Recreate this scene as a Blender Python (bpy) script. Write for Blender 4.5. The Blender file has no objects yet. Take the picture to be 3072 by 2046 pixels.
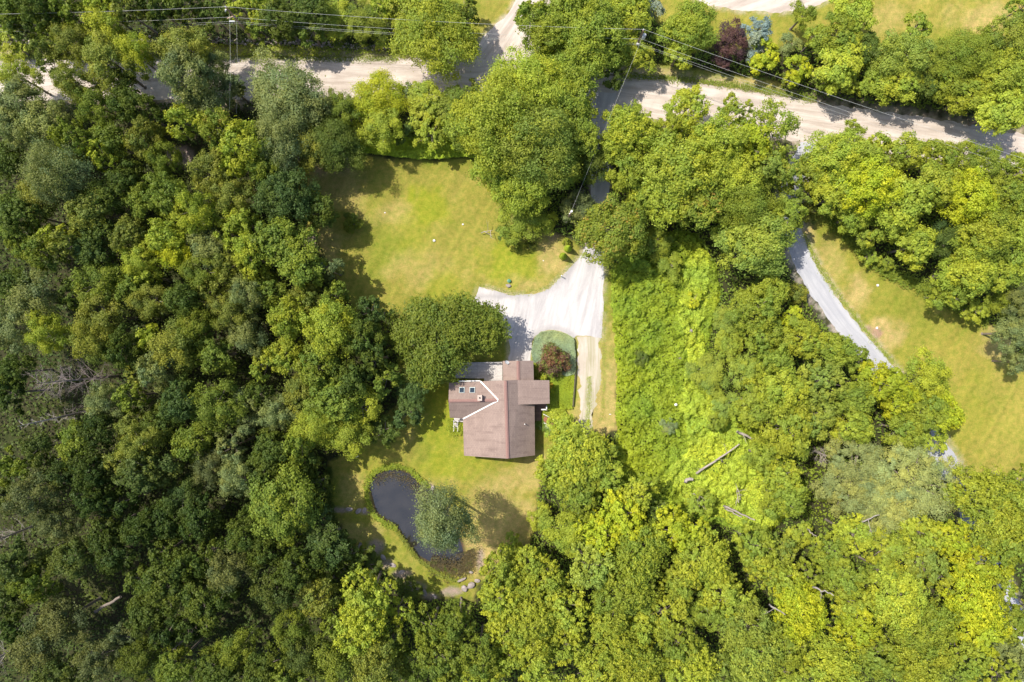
import bpy, bmesh, math, random
import numpy as np
from mathutils import Vector, Matrix
from mathutils.geometry import tessellate_polygon

# ------------------------------------------------------------------ camera, world, sun
SC = bpy.context.scene
COL = SC.collection
H = 95.0                       # camera height above the lawn
S = H * 1.5 / 3072.0           # metres per photo pixel on the ground (24 mm lens, 36 mm sensor)
cam_d = bpy.data.cameras.new("camera"); cam = bpy.data.objects.new("camera", cam_d); COL.objects.link(cam)
cam.location = (0, 0, H); cam.rotation_euler = (0, 0, 0)
cam_d.lens = 24; cam_d.sensor_width = 36; cam_d.clip_start = 1; cam_d.clip_end = 3000
SC.camera = cam
SUN_EL, SUN_AZ = 58.0, -60.0   # elevation; azimuth clockwise from +Y
w = bpy.data.worlds.new("World"); SC.world = w; w.use_nodes = True
nt = w.node_tree
sky = nt.nodes.new("ShaderNodeTexSky"); sky.sky_type = 'NISHITA'; sky.sun_disc = False
sky.sun_elevation = math.radians(SUN_EL); sky.sun_rotation = math.radians(SUN_AZ)
sky.dust_density = 2.0
bg = nt.nodes["Background"]; bg.inputs[1].default_value = 0.15
nt.links.new(sky.outputs[0], bg.inputs[0])
sl = bpy.data.lights.new("sun", 'SUN'); sl.energy = 4.3; sl.angle = math.radians(0.55); sl.color = (1.0, 0.94, 0.84)
so = bpy.data.objects.new("sun", sl); COL.objects.link(so)
_e, _a = math.radians(SUN_EL), math.radians(SUN_AZ)
TOSUN = Vector((math.sin(_a) * math.cos(_e), math.cos(_a) * math.cos(_e), math.sin(_e)))
so.rotation_euler = TOSUN.to_track_quat('Z', 'Y').to_euler(); so.location = TOSUN * 200
SC.view_settings.view_transform = 'Standard'; SC.view_settings.look = 'None'
SC.view_settings.gamma = 1.0; SC.view_settings.use_curve_mapping = False
SC.view_settings.exposure = 0.42
SC.cycles.max_bounces = 6; SC.cycles.diffuse_bounces = 3; SC.cycles.transmission_bounces = 3
SC.cycles.glossy_bounces = 2; SC.cycles.transparent_max_bounces = 4

rng = np.random.default_rng(7)
random.seed(7)

def P(px, py, z=0.0):
    """world point that stands at height z and is seen at photo pixel (px, py)"""
    k = S * (H - z) / H
    return ((px - 1536.0) * k, (1023.0 - py) * k, z)

# ------------------------------------------------------------------ numpy value noise
_T = np.random.default_rng(99).random((256, 256))
def vnoise(x, y, sc, seed=0):
    x = np.asarray(x, float) / sc + seed * 17.31; y = np.asarray(y, float) / sc + seed * 7.77
    xi = np.floor(x).astype(int); yi = np.floor(y).astype(int)
    fx = x - xi; fy = y - yi; fx = fx * fx * (3 - 2 * fx); fy = fy * fy * (3 - 2 * fy)
    g = lambda a, b: _T[a & 255, b & 255]
    return ((g(xi, yi) * (1 - fx) + g(xi + 1, yi) * fx) * (1 - fy) + (g(xi, yi + 1) * (1 - fx) + g(xi + 1, yi + 1) * fx) * fy)
def fbm(x, y, sc, seed=0, o=4):
    s = 0; a = 1; t = 0
    for i in range(o):
        s = s + a * vnoise(x, y, sc / 2 ** i, seed + i * 3); t += a; a *= .55
    return s / t
def sdist(poly, x, y):
    """signed distance (metres, positive inside) to a polygon of world xy points"""
    x = np.asarray(x, float); y = np.asarray(y, float)
    d = np.full(x.shape, 1e9); ins = np.zeros(x.shape, bool)
    n = len(poly)
    for i in range(n):
        ax, ay = poly[i]; bx, by = poly[(i + 1) % n]
        ex, ey = bx - ax, by - ay
        t = np.clip(((x - ax) * ex + (y - ay) * ey) / (ex * ex + ey * ey + 1e-12), 0, 1)
        d = np.minimum(d, np.hypot(x - ax - t * ex, y - ay - t * ey))
        c = ((ay > y) != (by > y)) & (x < (bx - ax) * (y - ay) / (by - ay + 1e-12) + ax)
        ins ^= c
    return np.where(ins, d, -d)
def WP(pts, z=0):
    return [P(a, b, z)[:2] for a, b in pts]

# ------------------------------------------------------------------ object helpers
def tag(o, label=None, cat=None, group=None, kind=None):
    if label: o["label"] = label
    if cat: o["category"] = cat
    if group: o["group"] = group
    if kind: o["kind"] = kind
    return o
def empty(name, loc, rz=0):
    o = bpy.data.objects.new(name, None); COL.objects.link(o); o.location = loc; o.rotation_euler = (0, 0, rz)
    o.empty_display_size = .3
    return o
def link_mesh(name, me, mat=None, parent=None, loc=(0, 0, 0)):
    if mat is not None and not me.materials: me.materials.append(mat)
    o = bpy.data.objects.new(name, me); COL.objects.link(o); o.location = loc
    if parent is not None: o.parent = parent
    return o
def np_mesh(name, verts, faces, k=4, attr=None, smooth=False):
    """verts (N,3), faces (M,k)"""
    me = bpy.data.meshes.new(name)
    verts = np.ascontiguousarray(verts, dtype=np.float32); faces = np.ascontiguousarray(faces, dtype=np.int32)
    me.vertices.add(len(verts)); me.vertices.foreach_set("co", verts.ravel())
    me.loops.add(faces.size); me.loops.foreach_set("vertex_index", faces.ravel())
    me.polygons.add(len(faces)); me.polygons.foreach_set("loop_start", np.arange(0, faces.size, k, dtype=np.int32))
    me.polygons.foreach_set("loop_total", np.full(len(faces), k, dtype=np.int32))
    me.update(calc_edges=True)
    if smooth: me.polygons.foreach_set("use_smooth", np.ones(len(faces), bool))
    if attr is not None:
        a = me.attributes.new("tint", 'FLOAT_VECTOR', 'FACE'); a.data.foreach_set("vector", np.ascontiguousarray(attr, dtype=np.float32).ravel())
    return me

class MB:
    """collects boxes, tubes and polygons into one mesh"""
    def __init__(s): s.v = []; s.f = []
    def add(s, vs, fs):
        b = len(s.v); s.v += [tuple(v) for v in vs]; s.f += [tuple(i + b for i in f) for f in fs]; return s
    def box(s, c, d, rz=0, rx=0, ry=0):
        m = Matrix.Rotation(rz, 3, 'Z') @ Matrix.Rotation(ry, 3, 'Y') @ Matrix.Rotation(rx, 3, 'X')
        vs = []
        for z in (-.5, .5):
            for x, y in ((-.5, -.5), (.5, -.5), (.5, .5), (-.5, .5)):
                vs.append(Vector(c) + m @ Vector((x * d[0], y * d[1], z * d[2])))
        return s.add(vs, [(3, 2, 1, 0), (4, 5, 6, 7), (0, 1, 5, 4), (1, 2, 6, 5), (2, 3, 7, 6), (3, 0, 4, 7)])
    def bar(s, a, b, w, h):
        a = Vector(a); b = Vector(b); d = b - a; L = d.length
        q = d.to_track_quat('X', 'Z').to_matrix(); c = (a + b) / 2
        vs = []
        for z in (-.5, .5):
            for x, y in ((-.5, -.5), (.5, -.5), (.5, .5), (-.5, .5)):
                vs.append(c + q @ Vector((x * L, y * w, z * h)))
        return s.add(vs, [(3, 2, 1, 0), (4, 5, 6, 7), (0, 1, 5, 4), (1, 2, 6, 5), (2, 3, 7, 6), (3, 0, 4, 7)])
    def tube(s, pts, rad, n=6, cap=True):
        pts = [Vector(p) for p in pts]
        if not hasattr(rad, '__len__'): rad = [rad] * len(pts)
        vs = []; fs = []
        for i, p in enumerate(pts):
            d = (pts[min(i + 1, len(pts) - 1)] - pts[max(i - 1, 0)])
            if d.length < 1e-9: d = Vector((0, 0, 1))
            d.normalize(); u = d.cross(Vector((0, 0, 1)))
            if u.length < .05: u = d.cross(Vector((1, 0, 0)))
            u.normalize(); v = d.cross(u)
            for k in range(n):
                a = 2 * math.pi * k / n; vs.append(p + (u * math.cos(a) + v * math.sin(a)) * rad[i])
        for i in range(len(pts) - 1):
            for k in range(n):
                fs.append((i * n + k, i * n + (k + 1) % n, (i + 1) * n + (k + 1) % n, (i + 1) * n + k))
        if cap:
            fs.append(tuple(range(n))); fs.append(tuple((len(pts) - 1) * n + k for k in reversed(range(n))))
        return s.add(vs, fs)
    def slab(s, top, t):
        """polygon of 3D points, thickened downwards"""
        n = len(top); vs = [tuple(p) for p in top] + [(p[0], p[1], p[2] - t) for p in top]
        tri = tessellate_polygon([[Vector((p[0], p[1], 0)) for p in top]])
        fs = []
        for a, b, c in tri:
            va, vb, vc = (Vector(top[i]) for i in (a, b, c))
            if (vb - va).cross(vc - va).z < 0: a, b, c = c, b, a
            fs.append((a, b, c)); fs.append((c + n, b + n, a + n))
        area = sum(top[i][0] * top[(i + 1) % n][1] - top[(i + 1) % n][0] * top[i][1] for i in range(n))
        for i in range(n):
            j = (i + 1) % n
            fs.append((i, i + n, j + n, j) if area > 0 else (j, j + n, i + n, i))
        return s.add(vs, fs)
    def mesh(s, name, smooth=False):
        me = bpy.data.meshes.new(name); me.from_pydata(s.v, [], s.f); me.update()
        if smooth:
            for p in me.polygons: p.use_smooth = True
        return me
    def build(s, name, mat, parent=None, loc=(0, 0, 0), smooth=False, bevel=0):
        me = s.mesh(name, smooth)
        if bevel:
            bm = bmesh.new(); bm.from_mesh(me)
            bmesh.ops.bevel(bm, geom=bm.edges[:], offset=bevel, segments=1, affect='EDGES'); bm.to_mesh(me); bm.free()
        return link_mesh(name, me, mat, parent, loc)

# ------------------------------------------------------------------ materials
def new_mat(name):
    m = bpy.data.materials.new(name); m.use_nodes = True
    t = m.node_tree; b = t.nodes["Principled BSDF"]
    return m, t, b
def N(t, kind, **kw):
    n = t.nodes.new("ShaderNode" + kind)
    for k, v in kw.items():
        if k.startswith('i_'): n.inputs[int(k[2:])].default_value = v
        else: setattr(n, k, v)
    return n
def ramp(t, src, stops):
    r = t.nodes.new("ShaderNodeValToRGB"); e = r.color_ramp.elements
    while len(e) < len(stops): e.new(0.5)
    for el, (p, c) in zip(e, stops): el.position = p; el.color = (*c, 1) if len(c) == 3 else c
    t.links.new(src, r.inputs[0]); return r
def noise(t, vec, scale, detail=4, rough=.6):
    n = t.nodes.new("ShaderNodeTexNoise"); n.inputs["Scale"].default_value = scale
    n.inputs["Detail"].default_value = detail; n.inputs["Roughness"].default_value = rough
    if vec is not None: t.links.new(vec, n.inputs["Vector"])
    return n
def mixc(t, fac, a, b, mode='MIX'):
    m = t.nodes.new("ShaderNodeMix"); m.data_type = 'RGBA'; m.blend_type = mode
    for inp, v in ((m.inputs[0], fac), (m.inputs[6], a), (m.inputs[7], b)):
        if hasattr(v, 'is_linked') or isinstance(v, bpy.types.NodeSocket): t.links.new(v, inp)
        else: inp.default_value = v if isinstance(v, float) or isinstance(v, int) else ((*v, 1) if len(v) == 3 else v)
    return m.outputs[2]
def math_(t, op, a, b=0.5):
    m = t.nodes.new("ShaderNodeMath"); m.operation = op
    for inp, v in ((m.inputs[0], a), (m.inputs[1], b)):
        if isinstance(v, bpy.types.NodeSocket): t.links.new(v, inp)
        else: inp.default_value = v
    return m.outputs[0]
def bump(t, b, src, strength, dist=.1):
    n = t.nodes.new("ShaderNodeBump"); n.inputs["Strength"].default_value = strength; n.inputs["Distance"].default_value = dist
    t.links.new(src, n.inputs["Height"]); t.links.new(n.outputs[0], b.inputs["Normal"])

def leaf_mat(name, col, accent=None, acc=0.0, trans=.38):
    m, t, b = new_mat(name)
    at = N(t, "Attribute"); at.attribute_name = "tint"
    sp = t.nodes.new("ShaderNodeSeparateXYZ"); t.links.new(at.outputs["Vector"], sp.inputs[0])
    oi = t.nodes.new("ShaderNodeObjectInfo")
    v = math_(t, 'MULTIPLY_ADD', sp.outputs[0], .36)          # leaf
    v.node.inputs[2].default_value = .80
    v2 = math_(t, 'MULTIPLY_ADD', sp.outputs[1], .4); v2.node.inputs[2].default_value = .80
    v3 = math_(t, 'MULTIPLY_ADD', oi.outputs["Random"], .3); v3.node.inputs[2].default_value = .85
    v4 = math_(t, 'MULTIPLY', math_(t, 'MULTIPLY', v, v2), v3)
    warm = (min(1, col[0] * 1.16), col[1] * 1.10, col[2] * .9); cool = (col[0] * .78, col[1] * .93, col[2] * 1.2)
    c = mixc(t, sp.outputs[2], cool, warm)
    if accent:
        mr = t.nodes.new("ShaderNodeMapRange"); mr.inputs[1].default_value = 1 - acc - .08; mr.inputs[2].default_value = 1 - acc + .08
        t.links.new(sp.outputs[1], mr.inputs[0]); c = mixc(t, mr.outputs[0], c, accent)
    mul = t.nodes.new("ShaderNodeVectorMath"); mul.operation = 'SCALE'
    t.links.new(c, mul.inputs[0]); t.links.new(v4, mul.inputs["Scale"])
    t.links.new(mul.outputs[0], b.inputs["Base Color"])
    b.inputs["Roughness"].default_value = .55; b.inputs["Specular IOR Level"].default_value = .22
    tr = t.nodes.new("ShaderNodeBsdfTranslucent")
    tc = mixc(t, 1.0, mul.outputs[0], (1.08, 1.16, .7), 'MULTIPLY'); t.links.new(tc, tr.inputs[0])
    mx = t.nodes.new("ShaderNodeMixShader"); mx.inputs[0].default_value = trans
    t.links.new(b.outputs[0], mx.inputs[1]); t.links.new(tr.outputs[0], mx.inputs[2])
    t.links.new(mx.outputs[0], t.nodes["Material Output"].inputs[0])
    return m
LEAF = {
    'b': leaf_mat("leaf_bright", (0.395, 0.43, 0.045)),
    'y': leaf_mat("leaf_golden", (0.47, 0.49, 0.03)),
    'Y': leaf_mat("leaf_orange_yellow", (.58, .40, .03)),
    'm': leaf_mat("leaf_mid", (0.22, 0.265, 0.033)),
    'n': leaf_mat("leaf_fresh", (0.305, 0.355, 0.04)),
    'e': leaf_mat("leaf_shaded_olive", (0.13, 0.16, 0.03)),  # this and the next three carry the lower-left wood's shade in their colour
    'f': leaf_mat("leaf_shaded_green", (0.13, 0.165, 0.022)),
    'h': leaf_mat("leaf_shaded_dark_green", (0.08, 0.115, 0.018)),
    'x': leaf_mat("leaf_shaded_grey_green", (0.17, 0.185, 0.055)),
    'U': leaf_mat("leaf_undergrowth_sunlit", (0.25, 0.32, 0.04)),
    'G': leaf_mat("leaf_pale_willow", (0.31, 0.35, 0.13)),
    'd': leaf_mat("leaf_dark", (0.135, 0.175, 0.026)),
    'k': leaf_mat("leaf_blue_green", (.115, .165, .035)),
    'g': leaf_mat("leaf_grey_green", (0.255, 0.285, 0.09)),
    'o': leaf_mat("leaf_olive", (0.27, 0.285, 0.045)),
    'q': leaf_mat("leaf_light_olive", (0.32, 0.37, 0.055)),
    'r': leaf_mat("leaf_rusty", (0.295, 0.34, 0.04), (.46, .30, .06), .13),
    'p': leaf_mat("leaf_purple", (0.1, 0.052, 0.05), trans=.15),
    'P': leaf_mat("leaf_copper", (.26, .13, .08), (.17, .20, .04), .35),
    's': leaf_mat("leaf_silver", (.33, .38, .29)),
    'S': leaf_mat("needle_sage", (.37, .385, .12)),
    'j': leaf_mat("leaf_juniper", (0.42, 0.47, 0.24)),
    'v': leaf_mat("leaf_vine", (0.385, 0.47, 0.04)),
    'V': leaf_mat("leaf_vine_yellow", (0.49, 0.55, 0.06)),
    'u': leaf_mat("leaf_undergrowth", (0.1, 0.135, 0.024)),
    'w': leaf_mat("leaf_cream_edged", (.25, .34, .06), (.6, .64, .42), .35),
    't': leaf_mat("reed_brown", (.17, .13, .06), (.12, .15, .03), .3),
}
CNAME = {'G': 'pale grey-green', 'e': 'shaded olive', 'f': 'shaded green', 'h': 'shaded dark green', 'x': 'shaded grey-green', 'n': 'fresh green', 'q': 'light olive', 'b': 'bright yellow-green', 'y': 'golden yellow', 'Y': 'orange-yellow', 'm': 'mid green', 'd': 'dark green', 'k': 'dark blue-green',
         'g': 'pale grey-green', 'o': 'olive green', 'r': 'rust-tinged green', 'p': 'dark purple', 'P': 'copper red', 's': 'silver blue', 'S': 'pale sage'}

def simple_mat(name, col, var=.25, scale=3, rough=.85, bmp=.3, col2=None):
    m, t, b = new_mat(name)
    tc = t.nodes.new("ShaderNodeTexCoord"); n = noise(t, tc.outputs["Object"], scale, 6, .7)
    c2 = col2 or tuple(x * (1 - var) for x in col); c1 = tuple(min(1, x * (1 + var)) for x in col)
    r = ramp(t, n.outputs[0], [(.3, c2), (.7, c1)]); t.links.new(r.outputs[0], b.inputs["Base Color"])
    b.inputs["Roughness"].default_value = rough
    if bmp: bump(t, b, n.outputs[0], bmp, .05)
    return m
BARK = simple_mat("bark_grey_brown", (.22, .18, .15), .35, 4)
PALEWOOD = simple_mat("bare_stem", (.30, .26, .22), .3, 5)
DEADWOOD = simple_mat("dead_wood", (.36, .31, .27), .3, 5)
DEADDARK = simple_mat("dead_twigs", (.25, .20, .18), .3, 5)
STONE = simple_mat("field_stone", (.33, .28, .26), .35, 2.5)
POLEWOOD = simple_mat("pole_wood", (.42, .27, .19), .25, 3, col2=(.30, .23, .19))
WIRE = simple_mat("wire_metal", (.50, .50, .46), .1, 1, .45, 0)
INSUL = simple_mat("porcelain_white", (.8, .8, .78), .05, 1, .3, 0)
GREYMETAL = simple_mat("grey_metal", (.55, .56, .57), .1, 2, .4, 0)
WHITE = simple_mat("white_paint", (.80, .78, .73), .06, 4, .5, .1)
WALLM = simple_mat("wall_siding", (.42, .33, .26), .12, 6, .8, .2)
DARKGAP = simple_mat("dark_stain", (.03, .028, .025), .2, 6)

# ground material: colour comes from a vertex colour laid out by the lawn / woodland floor, plus fine procedural grain
def ground_mat():
    m, t, b = new_mat("ground_cover")
    at = N(t, "Attribute"); at.attribute_name = "cover"
    tc = t.nodes.new("ShaderNodeTexCoord")
    n1 = noise(t, tc.outputs["Object"], 9.0, 5, .75); n2 = noise(t, tc.outputs["Object"], 1.6, 5, .65)
    r1 = ramp(t, n1.outputs[0], [(.3, (.60, .60, .52)), (.7, (1.38, 1.36, 1.42))])
    r2 = ramp(t, n2.outputs[0], [(.33, (.74, .86, .72)), (.67, (1.26, 1.10, 1.3))])
    c = mixc(t, 1.0, at.outputs["Color"], r1.outputs[0], 'MULTIPLY'); c = mixc(t, 1.0, c, r2.outputs[0], 'MULTIPLY')
    t.links.new(c, b.inputs["Base Color"]); b.inputs["Roughness"].default_value = .95; b.inputs["Specular IOR Level"].default_value = .1
    bump(t, b, n1.outputs[0], .6, .12)
    return m

def gravel_mat(name, c0, c1, c2, streak=None, worn=()):
    """c0 dark, c1 mid, c2 light; streak: uses UV (u across, v along in metres)"""
    m, t, b = new_mat(name)
    tc = t.nodes.new("ShaderNodeTexCoord")
    n1 = noise(t, tc.outputs["Object"], 14, 4, .8); n2 = noise(t, tc.outputs["Object"], .35, 5, .6)
    c = ramp(t, n2.outputs[0], [(.3, c1), (.72, c2)]).outputs[0]
    if streak:
        mp = t.nodes.new("ShaderNodeMapping"); mp.inputs["Scale"].default_value = (streak, .10, 1)
        t.links.new(tc.outputs["UV"], mp.inputs[0]); n3 = noise(t, mp.outputs[0], 1.1, 6, .68); n3.inputs["Distortion"].default_value = .7
        f = ramp(t, n3.outputs[0], [(.38, (1, 1, 1)), (.60, (0, 0, 0))]); f2 = math_(t, 'MULTIPLY', f.outputs[0], .65)
        c = mixc(t, f2, c, c0)
    for (wx, wy, wr, ww) in worn:       # arcs polished by turning wheels
        vm = t.nodes.new("ShaderNodeVectorMath"); vm.operation = 'DISTANCE'; t.links.new(tc.outputs["Object"], vm.inputs[0]); vm.inputs[1].default_value = (wx, wy, 0)
        dn = math_(t, 'ADD', vm.outputs["Value"], math_(t, 'MULTIPLY', n2.outputs[0], 1.6)); ab = math_(t, 'ABSOLUTE', math_(t, 'SUBTRACT', dn, wr + .8))
        fr = t.nodes.new("ShaderNodeMapRange"); fr.inputs[1].default_value = 0; fr.inputs[2].default_value = ww; fr.inputs[3].default_value = .6; fr.inputs[4].default_value = 0; t.links.new(ab, fr.inputs[0])
        c = mixc(t, fr.outputs[0], c, c0)
    g = ramp(t, n1.outputs[0], [(.25, (.78, .77, .76)), (.75, (1.14, 1.14, 1.14))])
    c = mixc(t, 1.0, c, g.outputs[0], 'MULTIPLY')
    t.links.new(c, b.inputs["Base Color"]); b.inputs["Roughness"].default_value = .9; b.inputs["Specular IOR Level"].default_value = .15
    bump(t, b, n1.outputs[0], .35, .05)
    return m
ROADM = gravel_mat("dirt_road_gravel", (.34, .275, .225), (.56, .485, .415), (.67, .595, .525), streak=1.0)
DRIVEM = gravel_mat("pale_gravel", (.35, .33, .33), (.55, .52, .505), (.63, .60, .575), streak=.8, worn=((*P(1660, 1085)[:2], 4.5, .75), (*P(1560, 700)[:2], 8.6, .9), (*P(1470, 640)[:2], 11.6, .5)))
SIDEM = gravel_mat("grey_crushed_stone", (.33, .34, .38), (.44, .44, .47), (.52, .52, .54), streak=1.2)
TRACKM = gravel_mat("worn_track", (.30, .29, .14), (.48, .41, .33), (.60, .53, .45), streak=1.4)

# ------------------------------------------------------------------ layout polygons (photo pixels on the ground)
L_MAIN = [(860, 520), (930, 470), (1060, 455), (1200, 478), (1430, 472), (1500, 600), (1640, 690), (1730, 730), (1756, 762), (1700, 840),
          (1860, 800), (1852, 1290), (1740, 1330), (1640, 1400), (1610, 1480), (1590, 1640), (1480, 1690), (1420, 1800), (1250, 1790), (1110, 1680), (1000, 1560),
          (985, 1390), (1100, 1310), (1200, 1200), (1190, 950), (1060, 930), (960, 740), (890, 640)]
L_RIGHT = [(2330, 560), (2480, 640), (2560, 730), (2640, 810), (2760, 850), (2830, 910), (2960, 960), (3030, 1020), (3090, 1150), (3400, 1300), (3300, 1650),
           (3060, 1560), (2900, 1440), (2790, 1320), (2640, 1120), (2520, 960), (2400, 800), (2320, 700)]
L_TOPR = [(1980, -400), (3500, -400), (3400, 60), (3060, 130), (2960, 150), (2800, 170), (2700, 210), (2500, 120), (2330, 140), (2080, 150), (1970, 60)]
L_TOP = [(1000, -60), (1560, -200), (1570, 0), (1500, 70), (1420, 165), (1380, 100), (1180, 70)]
L_VERGE = [(-400, 130), (500, 130), (1190, 150), (1240, 190), (900, 185), (-400, 225)]
L_VERGE2 = [(1820, 190), (2000, 195), (2330, 240), (2360, 285), (2100, 262), (1900, 235)]
L_DUST = [(2380, 390), (2480, 410), (2440, 480), (2360, 460)]
THICK = [(1832, 800), (1900, 700), (1990, 690), (2090, 700), (2150, 800), (2160, 900), (2120, 1050), (2170, 1200), (2330, 1330), (2430, 1480),
         (2300, 1600), (2120, 1570), (2000, 1530), (1900, 1500), (1850, 1400), (1848, 1300), (1848, 1100), (1838, 950)]
HEDGE = [(1040, 415), (1130, 400), (1420, 430), (1430, 474), (1250, 481), (1150, 469), (1060, 456)]
POND = [(1110, 1440), (1132, 1420), (1170, 1408), (1204, 1411), (1240, 1427), (1256, 1452), (1275, 1462), (1296, 1470), (1330, 1510), (1360, 1570), (1385, 1630), (1398, 1675),
        (1385, 1700), (1350, 1706), (1310, 1698), (1280, 1684), (1252, 1668), (1228, 1640), (1206, 1606), (1190, 1580), (1164, 1564),
        (1140, 1552), (1124, 1528), (1114, 1490), (1106, 1462)]
ROAD_C = [(-700, 252), (0, 240), (430, 236), (990, 236), (1500, 243), (1800, 270), (2145, 320), (2434, 370), (2760, 410), (3072, 462), (3800, 590)]
SIDE_C = [(2462, 380), (2415, 470), (2372, 560), (2366, 640), (2389, 740), (2436, 840), (2511, 943), (2578, 1030), (2660, 1120), (2750, 1250), (2843, 1390), (2925, 1560), (2992, 1750), (3060, 1900), (3130, 2150)]
APRON = [(1438, 860), (1470, 868), (1500, 878), (1540, 886), (1601, 884), (1649, 867), (1679, 834), (1719, 795), (1745, 762), (1758, 735), (1766, 690), (1772, 600), (1775, 500), (1768, 400), (1745, 300),
         (1755, 270), (1850, 280), (1835, 330), (1830, 400), (1828, 500), (1826, 600), (1820, 700), (1813, 795), (1809, 900), (1806, 1014), (1765, 1008), (1728, 1005), (1722, 1014), (1697, 1000), (1662, 990), (1623, 993), (1603, 1010),
         (1594, 1040), (1590, 1084), (1560, 1100), (1524, 1100), (1530, 1060), (1526, 1010), (1512, 965), (1496, 940), (1466, 924), (1420, 906)]
TOPDRV = [(1380, 215), (1425, 165), (1440, 125), (1472, 88), (1507, 57), (1540, 22), (1560, -60), (1560, -400), (1660, -400), (1668, -60), (1640, 60), (1622, 110), (1615, 190), (1600, 240)]
TOPGRAV = [(2040, -400), (2060, -30), (2095, 6), (2150, 20), (2230, 34), (2320, 38), (2400, 31), (2460, 12), (2530, -30), (2650, -400)]
TRACK_C = [(1766, 1010), (1768, 1120), (1766, 1210), (1758, 1290), (1740, 1340)]
BED = [(1604, 1012), (1623, 995), (1662, 991), (1697, 1001), (1719, 1014), (1725, 1060), (1724, 1120), (1700, 1128), (1652, 1112), (1600, 1085), (1594, 1052)]
FRONT = [(1600, 1085), (1652, 1112), (1700, 1128), (1723, 1120), (1720, 1180), (1716, 1225), (1640, 1230), (1640, 1140), (1606, 1120)]

def heightf(x, y):
    d = sdist(WP(POND), x, y)
    z = -np.clip((d + .15) / 1.2, 0, 1) * .95
    b = sdist(WP(BED), x, y); f = sdist(WP(FRONT), x, y)
    z = z + np.clip((np.maximum(b, f) - .1) / .5, 0, 1) * .3
    return z

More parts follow.
